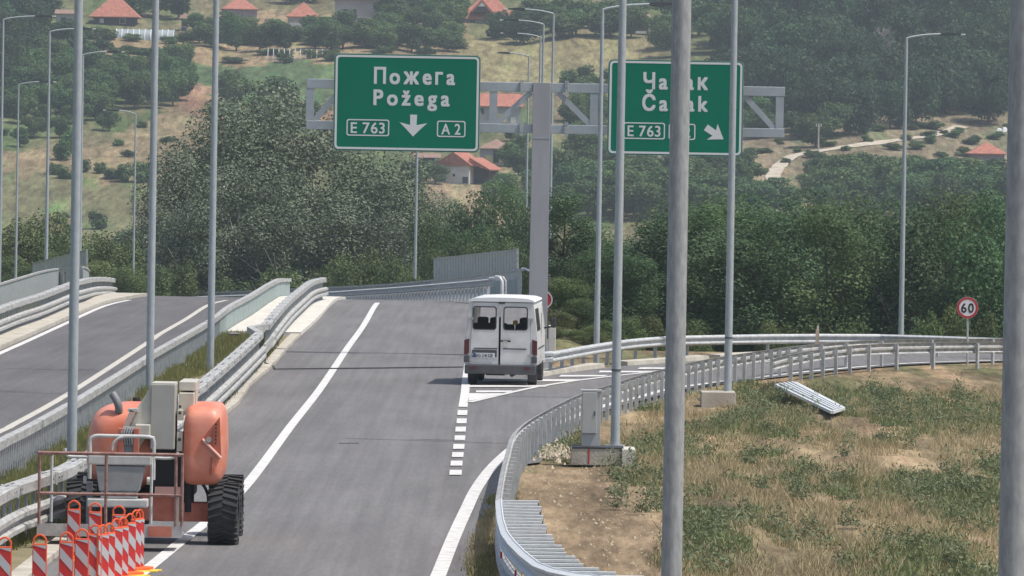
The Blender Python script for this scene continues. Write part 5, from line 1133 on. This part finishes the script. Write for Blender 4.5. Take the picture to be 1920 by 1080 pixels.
row('locust', [(800, 400, 380, 110), (842, 382, 385, 120), (888, 365, 384, 130), (935, 345, 386, 130), (975, 352, 382, 130), (1015, 372, 380, 120), (868, 440, 362, 120), (925, 425, 360, 120), (985, 440, 358, 110)], 'green tree, {} in the clump between poplars and gantry column', 'trees between poplars and gantry')
row('bush', [(820, 470, 350, 80), (900, 450, 350, 90), (955, 450, 348, 90), (1000, 470, 345, 70)], 'light green bush, {} above the slatted safety screen', 'bushes above the safety screen')
row('bush', [(-10, 440, 400, 120), (45, 412, 402, 130), (95, 398, 405, 120), (140, 430, 400, 110), (190, 438, 402, 110), (235, 452, 400, 100), (20, 480, 385, 110), (110, 470, 385, 120), (185, 490, 384, 110), (240, 500, 382, 80), (60, 500, 375, 100)], 'yellowish green bush, {} in the belt behind the left bridge', 'bushes behind the left bridge')
def htree(kind, px, py, wpx, hpx, label, group):
    b = on_terrain(px, py); s = FPX / b.y; return plant(kind, b, wpx / s, hpx / s, label, group)
# hazy valley trees at the hill foot, right half
vt = []
for k in range(52):
    px = 1045 + (k * 17.3) % 900 + random.uniform(-9, 9); py = 372 + 46 * ((k * .618) % 1); vt.append((px, py))

RN = ['top', 'second', 'third', 'fourth', 'fifth', 'sixth', 'seventh', 'eighth', 'ninth', 'tenth', 'eleventh', 'twelfth']
def label_rows(pts, kind, wr, hr, label, group):
    pts = sorted(pts, key=lambda q: q[1]); nr = max(1, round(len(pts) / 14)); per = math.ceil(len(pts) / nr) if pts else 1; label = ' '.join(label.split()[:9])
    for j in range(nr):
        for i, (x, y) in enumerate(sorted(pts[j * per:(j + 1) * per])):
            lab = label + ', ' + ORD_[i] + ' from left' + (', ' + (RN[j] if j < nr - 1 else 'lowest') + ' row' if nr > 1 else '')
            htree(kind, x, y, random.uniform(*wr), random.uniform(*hr), lab, group)
def scatter(poly, n, kind, wr, hr, label, group, mind=14, avoid=()):
    xs = [p[0] for p in poly]; ys = [p[1] for p in poly]; pts = []; tries = 0
    while len(pts) < n and tries < n * 60:
        tries += 1; x = random.uniform(min(xs), max(xs)); y = random.uniform(min(ys), max(ys))
        if not bool(inpoly(np.array([x]), np.array([y]), poly)[0]): continue
        if any(a0 < x < a1 and b0 < y < b1 for a0, b0, a1, b1 in avoid): continue
        if all(((x - a) / 1.4) ** 2 + ((y - b) * 1.6) ** 2 > mind ** 2 for a, b in pts): pts.append((x, y))
    label_rows(pts, kind, wr, hr, label, group)
label_rows([q for q in vt if not (1395 < q[0] < 1535 and q[1] < 408)], 'hill', (80, 115), (70, 96), 'hazy tree in the belt at the hill foot', 'hazy trees at the foot of the right hill')
scatter([(1375, -70), (1960, -70), (1960, 205), (1880, 235), (1760, 222), (1690, 240), (1500, 268), (1420, 225), (1375, 190)], 150, 'forest', (75, 115), (85, 125), 'dark broadleaf tree in dense right hillside wood', 'dense wood on the right hillside', 24)
scatter([(1180, -60), (1400, -60), (1400, 100), (1240, 110), (1215, 60)], 34, 'hill', (60, 90), (60, 85), 'green tree on slope above the right sign', 'trees above the right sign', 16, avoid=((1170, 20, 1225, 80),))
scatter([(-60, -90), (1400, -90), (1400, -22), (-60, -22)], 70, 'forest', (80, 120), (60, 80), 'dark tree in the wood above the village', 'wood above the village', 26)
scatter([(-40, 10), (105, 15), (85, 100), (60, 150), (-40, 175)], 18, 'forest', (60, 90), (65, 95), 'dark tree in the wood at upper left', 'dark wood at upper left', 18)
scatter([(10, 120), (140, 90), (150, 235), (20, 250)], 24, 'hill', (48, 72), (48, 66), 'orchard tree on the slope at far left', 'orchard trees at far left', 16)
scatter([(150, 150), (335, 140), (335, 190), (300, 215), (230, 205), (150, 240)], 30, 'hill', (44, 70), (48, 70), 'orchard tree on the slope below the greenhouse', 'orchard trees below the greenhouse', 15)
scatter([(20, 235), (235, 215), (240, 250), (20, 290)], 7, 'hill', (38, 52), (34, 46), 'small orchard tree on the dry left slope', 'small trees on the dry slope', 34)
scatter([(100, 325), (210, 322), (210, 338), (100, 338)], 6, 'hshrub', (28, 45), (18, 30), 'dark shrub at top edge of left meadow', 'shrubs on the left meadow edge', 16)
for i, (px, py, w_, h_) in enumerate([(235, 342, 44, 36), (262, 343, 48, 40), (285, 338, 40, 34)]): htree('hshrub', px, py, w_, h_, ['dark shrub left of the trio beside the tan field', 'largest dark shrub of the trio beside the tan field', 'dark shrub half behind the second lamp post on the left'][i], 'dark shrubs beside the tan field')
for i, (px, py, w_, h_) in enumerate([(118, 420, 30, 20), (130, 442, 26, 22), (178, 430, 40, 34), (228, 470, 34, 38), (125, 300, 46, 60)]): htree('hshrub', px, py, w_, h_, ['small low shrub upper one on the left meadow', 'small low shrub lower one on the left meadow', 'bushy shrub behind the nearest left lamp post on the meadow', 'bluish shrub on the meadow beside the poplars', 'loose tall shrub on the dry slope near the thin lamp'][i], 'shrubs on the left meadow')
scatter([(390, 78), (545, 84), (545, 100), (390, 96)], 8, 'hill', (50, 72), (44, 62), 'garden tree below the two small red roofs', 'garden trees below the small red roofs', 22)
scatter([(590, 76), (860, 66), (860, 100), (590, 98)], 20, 'hill', (44, 66), (40, 58), 'garden tree between grey house and left sign', 'garden trees below the grey house', 17)
scatter([(730, 40), (850, 34), (850, 66), (740, 66)], 8, 'hill', (56, 80), (48, 66), 'tall tree between grey house and orange roof', 'garden trees between the houses', 20)
scatter([(925, 66), (985, 68), (985, 82), (925, 80)], 4, 'forest', (50, 66), (44, 54), 'dark round tree below the orange roofed house', 'dark trees below the orange roof', 20)
scatter([(985, 40), (1200, 46), (1200, 76), (985, 74)], 14, 'hill', (52, 78), (46, 66), 'green tree at upper edge of straw field', 'trees above the straw field', 20)
scatter([(480, -20), (620, -20), (620, 12), (480, 12)], 6, 'forest', (50, 70), (50, 60), 'dark tree behind the small stone barn', 'dark trees behind the barn', 22)
scatter([(250, 8), (345, 8), (345, 36), (250, 36)], 5, 'hill', (60, 90), (50, 66), 'broad green tree behind the greenhouse', 'trees behind the greenhouse', 24)
scatter([(365, 60), (400, 55), (400, 90), (350, 92)], 3, 'hill', (40, 56), (34, 44), 'round tree between greenhouse and garden', 'trees right of the greenhouse', 20)
scatter([(110, 70), (220, 66), (220, 96), (110, 100)], 6, 'hshrub', (40, 60), (20, 32), 'low shrub on the bank below the farmhouse', 'shrubs below the farmhouse', 20)
scatter([(-40, 60), (900, 70), (900, 118), (640, 118), (340, 122), (-40, 240)], 62, 'hshrub', (34, 72), (11, 22), 'low hedge shrub on the village slope', 'low shrubs on the village slope', 14)
scatter([(-40, 200), (360, 200), (300, 300), (-40, 330)], 9, 'hshrub', (14, 36), (6, 15), 'low scrub tuft on dry left hillside', 'scrub tufts on the left hillside', 18)
scatter([(1400, 200), (1920, 230), (1920, 320), (1400, 320)], 46, 'hshrub', (16, 42), (7, 15), 'low scrub on the brown right slope', 'scrub on the right slope', 16)
scatter([(300, 150), (345, 160), (345, 205), (320, 215)], 3, 'hill', (40, 56), (60, 74), 'slim tree beside the green crop field', 'trees beside the crop field', 20)
scatter([(410, 190), (600, 200), (600, 260), (420, 260)], 8, 'hill', (56, 80), (50, 72), 'tree rising behind the poplar tops', 'trees behind the poplars', 26)
scatter([(1040, 150), (1400, 155), (1400, 175), (1040, 172)], 12, 'hshrub', (40, 66), (22, 38), 'shrub along lower edge of the straw field', 'shrubs below the straw field', 20)
scatter([(1065, 220), (1140, 220), (1140, 330), (1080, 335)], 9, 'hill', (52, 74), (50, 66), 'green tree right of gantry column by the hut', 'trees right of the gantry column', 22)
scatter([(950, 262), (1000, 262), (1000, 330), (955, 330)], 6, 'hill', (34, 50), (32, 46), 'small tree beside the old cottages', 'small trees beside the cottages', 18)
scatter([(925, 362), (1035, 350), (1035, 392), (900, 392)], 9, 'hill', (40, 62), (34, 50), 'green tree below the old cottages', 'trees below the cottages', 18)
scatter([(770, 330), (825, 330), (825, 352), (770, 352)], 4, 'hill', (40, 54), (32, 42), 'tree beside the white cottage wall', 'trees beside the white cottage', 18)
scatter([(1100, 320), (1412, 322), (1412, 352), (1100, 352)], 20, 'hill', (50, 74), (36, 52), 'green tree below the right sign', 'trees below the right sign', 15)
scatter([(1520, 322), (1900, 330), (1900, 362), (1520, 362)], 24, 'hill', (48, 74), (32, 46), 'green tree below the brown slope and huts', 'trees below the brown slope', 14, avoid=((1795, 310, 1905, 352), (1595, 310, 1655, 350)))
scatter([(1400, 200), (1530, 225), (1640, 285), (1540, 286), (1400, 265)], 9, 'hill', (56, 84), (52, 74), 'loose green tree beside the utility pole', 'trees beside the utility pole', 24)
scatter([(1640, 252), (1790, 236), (1860, 285), (1700, 300)], 7, 'hshrub', (22, 40), (10, 18), 'low scrub plant on the brown slope', 'scrub on the brown slope', 22)
# bare dead tree
b = on_terrain(1642, 150); s = FPX / b.y; t = thing('dead_tree', 'bare pale dead tree standing out of the dark wood', 'tree', b + Vector((0, -14, 0))); q = MB(); g = random.Random(5); Hh = 95 / s
q.tube([(0, 0, 0), (.2, 0, Hh * .4), (0, 0, Hh * .9)], .2, 6, .05)
br = []
for k in range(26):
    a = g.uniform(0, 6.28); z = g.uniform(.25, .85) * Hh; L = g.uniform(.2, .38) * Hh; e = Vector((math.cos(a) * L * .75, math.sin(a) * L * .4, z + L * .6)); s0 = Vector((0, 0, z)); br.append((s0, e))
link('trunk', q.mesh('trunk'), BARKD, t)
q = MB()
for s0, e in br:
    q.tube([s0, s0.lerp(e, .5) + Vector((0, 0, -.15)), e], .075, 4, .03)
    for j in range(5):
        f0 = s0.lerp(e, g.uniform(.35, 1)); q.tube([f0, f0 + Vector((g.uniform(-1, 1), g.uniform(-.6, .6), g.uniform(.2, 1.1)))], .035, 3, .02)
tag(link('twigs', q.mesh('twigs'), BARKD, t), kind='stuff')

# ------------------------------------------------------------------ grass and weeds
def tufts(name, X, Y, Z, m, h=(.12, .32), nb=6, wd=.018, spread=.09, lean=.5, seed=1):
    g = np.random.default_rng(seed); n = len(X); N = n * nb
    bx_ = np.repeat(X, nb) + g.normal(0, spread, N); by_ = np.repeat(Y, nb) + g.normal(0, spread, N); bz_ = np.repeat(Z, nb) - .02
    a = g.uniform(0, 6.283, N); H_ = g.uniform(*h, N) * np.repeat(g.uniform(.6, 1.3, n), nb); le = H_ * g.uniform(0, lean, N); w_ = wd * g.uniform(.6, 1.5, N)
    dx, dy = np.cos(a), np.sin(a); tx, ty = bx_ + dx * le, by_ + dy * le; sx, sy = w_ / 2, 0 * w_
    V = np.stack([np.stack([bx_ - sx, by_, bz_], 1), np.stack([bx_ + sx, by_, bz_], 1), np.stack([tx + sx * .3, ty, bz_ + H_], 1), np.stack([tx - sx * .3, ty, bz_ + H_], 1)], 1).reshape(-1, 3)
    F = np.arange(N * 4).reshape(N, 4); o = link(name, fastmesh(name, V, F), m); return tag(o, kind='stuff')
G_DRY = mat('dry_grass_blade', (.33, .265, .14), .9, col2=(.46, .385, .23), scale=1.2, trans=.2); G_GRN = mat('green_grass_blade', (.13, .17, .06), .8, col2=(.23, .25, .11), scale=1.0, trans=.25); G_WEED = mat('weed_leaf', (.11, .15, .065), .8, col2=(.19, .22, .12), scale=1.5, trans=.2); G_MED = mat('median_grass_blade', (.17, .19, .06), .9, col2=(.27, .26, .10), scale=1.3, trans=.2)
def verge(n, d0, d1, seed, keep):
    g = np.random.default_rng(seed); D = 1 / g.uniform(1 / d1, 1 / d0, n); X = g.uniform(-3, 20, n)
    X = np.minimum(X, 19); rl = np.interp(D, RX_D, RX_X); ok = (X > rl + .15) & (D < 176); X, D = X[ok], D[ok]; Z = terrain(X, D); px, py = project(X, D, Z)
    k = keep(X, D, px, py) & (px > 900) & (px < 1930) & (py < 1110); return X[k], D[k], Z[k]
def greenness(X, D): return fbm(X / 1.1 + 30, D / 10 + 8, 5)
def bare(X, px, py): return inpoly(px + (vnoise(X * 2, py / 30) - .5) * 70, py, BARE_PX)
X, D, Z = verge(60000, 78, 178, 1, lambda X, D, px, py: (~bare(X, px, py)) & (fbm(X / .7, D / 6, 4) > .44)); tufts('dry_grass', X, D, Z, G_DRY, (.04, .19), 8, wd=.013, lean=1.1, spread=.13, seed=2)
X, D, Z = verge(60000, 78, 178, 3, lambda X, D, px, py: (~bare(X, px, py)) & (greenness(X, D) + RNG.normal(0, .05, len(X)) > .53)); tufts('green_grass', X, D, Z, G_GRN, (.06, .20), 8, wd=.020, lean=1.0, spread=.12, seed=4)
def weeds(name, X, D, Z, m, nleaf, size, rad, hgt, seed):
    g = np.random.default_rng(seed); n = len(X) * nleaf; c = np.stack([np.repeat(X, nleaf) + g.normal(0, rad, n), np.repeat(D, nleaf) + g.normal(0, rad, n), np.repeat(Z, nleaf) + np.abs(g.normal(0, 1, n)) * np.repeat(g.uniform(.4, 1, len(X)), nleaf) * hgt], 1)
    nn = g.normal(size=(n, 3)); nn[:, 2] += .6; nn /= np.linalg.norm(nn, axis=1)[:, None]; u = np.cross(nn, g.normal(size=(n, 3))); u /= np.linalg.norm(u, axis=1)[:, None]; v = np.cross(nn, u); s_ = size * g.uniform(.5, 1.4, n)[:, None]
    V = np.stack([c - u * s_, c - v * s_ * .35, c + u * s_, c + v * s_ * .35], 1).reshape(-1, 3); return tag(link(name, fastmesh(name, V, np.arange(n * 4).reshape(n, 4)), m), kind='stuff')
X, D, Z = verge(5200, 78, 176, 5, lambda X, D, px, py: (~bare(X, px, py)) & (greenness(X, D) + RNG.normal(0, .06, len(X)) > .53)); weeds('weeds', X, D, Z, G_WEED, 60, .045, .13, .17, 6)
# dark weeds at the edge of the bare soil
rw_ = random.Random(3)
wp = [(rw_.uniform(1290, 1870), rw_.uniform(725, 1075)) for _ in range(46)] + [(1160, 900), (1165, 930), (1158, 950), (1215, 890), (1222, 930), (1228, 955), (1205, 960), (1190, 880), (1240, 900), (1150, 890)]
pp = [on_road(*q) for q in wp]; weeds('thistles', np.array([p.x for p in pp]), np.array([p.y for p in pp]), np.array([0.0] * len(pp)), G_WEED, 260, .035, .10, .26, 9)
# clods and stones on the bare soil
g = np.random.default_rng(21); q = MB(); cnt = 0
X, D, Z = verge(9000, 78, 130, 22, lambda X, D, px, py: bare(X, px, py) | ((px > 1010) & (px < 1090) & (py > 820) & (py < 870)))
for x, y, z in list(zip(X, D, Z))[:1500]:
    r = .012 + .03 * g.random() ** 3; a = g.random() * 6; pts = [(x + r * 1.3 * math.cos(a + k * 1.57) * g.uniform(.7, 1.2), y + r * 1.3 * math.sin(a + k * 1.57) * g.uniform(.7, 1.2), z) for k in range(4)] + [(x, y, z + r * 1.3)]
    q.add(pts, [(0, 1, 4), (1, 2, 4), (2, 3, 4), (3, 0, 4)])
tag(link('soil_clods', q.mesh('soil_clods'), mat('clod', (.33, .26, .17), .95, col2=(.42, .35, .25), scale=3)), kind='stuff')
q = MB()
for k in range(260):
    p = on_road(g.normal(1040, 20), g.normal(853, 9)); r = g.uniform(.02, .06); x, y, z = p.x, p.y, max(0, .10 - abs(p.x - .9) * .1); pts = [(x + r * math.cos(k + j * 1.57), y + r * math.sin(k + j * 1.57), z - .02) for j in range(4)] + [(x, y, z + r)]; q.add(pts, [(0, 1, 4), (1, 2, 4), (2, 3, 4), (3, 0, 4)])
tag(link('gravel', q.mesh('gravel'), mat('pale_gravel', (.5, .42, .31), .9, var=.25, scale=8)), kind='stuff')
# verge left of the ramp guardrail
n = 6500; g = np.random.default_rng(31); D = g.uniform(84, 118, n); rl = np.interp(D, RX_D, RX_X); lft = np.interp(D, RKD, RKX); X = lft + (rl - lft) * g.random(n); ok = (fbm(X * 1.5, D / 2, 3) > .45); X, D = X[ok], D[ok]
tufts('verge_grass', X, D, np.full(len(X), -.03), G_DRY, (.04, .13), 5, seed=32); k_ = greenness(X, D) > .52; tufts('verge_weeds', X[k_], D[k_], np.full(int(k_.sum()), -.03), G_MED, (.05, .15), 5, seed=34); 
# median grass
n = 26000; D = 1 / g.uniform(1 / 208, 1 / 84, n); mf = np.interp(D, *zip(*sorted((p.y, p.x) for p in MF))); mg = np.interp(D, *zip(*sorted((p.y, p.x) for p in MG))); X = mf + (mg - mf) * g.random(n); ok = fbm(X * 1.1, D / 3, 3) > .38; X, D = X[ok], D[ok]
tufts('median_grass', X, D, np.full(len(X), .03), G_MED, (.07, .26), 7, seed=33)
# crop rows and field stubble: rough tall grass on the straw field
n = 30000; a = g.uniform(850, 1240, n); b_ = g.uniform(78, 165, n); D0 = (280 - b_) * 0; X = []; 
# distances of the slope solved by interpolation down the middle of the field
DD = np.linspace(1040, 1340, 120); YY = np.array([project(np.array(2.0), d, terrain(2.0, d))[1] for d in DD]); o_ = np.argsort(YY); Dg = np.interp(b_, YY[o_], DD[o_]); Xg = (a - 960) / FPX * Dg; Zg = terrain(Xg, Dg)
(lambda *a, **k: None)('field_grass', Xg, Dg, Zg, G_DRY, (.25, .7), 4, wd=.12, spread=.6, seed=41)

# ------------------------------------------------------------------ haze
HZ = bpy.data.materials.new('haze_air'); HZ.use_nodes = True; n = HZ.node_tree; n.nodes.remove(n.nodes['Principled BSDF']); pv = n.nodes.new('ShaderNodeVolumePrincipled')
pv.inputs['Color'].default_value = (.80, .92, 1.0, 1); pv.inputs['Density'].default_value = 0.00015; pv.inputs['Anisotropy'].default_value = 0.0
n.links.new(pv.outputs[0], n.nodes['Material Output'].inputs['Volume'])
hz = MB().box((0, 960, 65), (690, 2060, 160)).build('haze', HZ); tag(hz, kind='stuff')
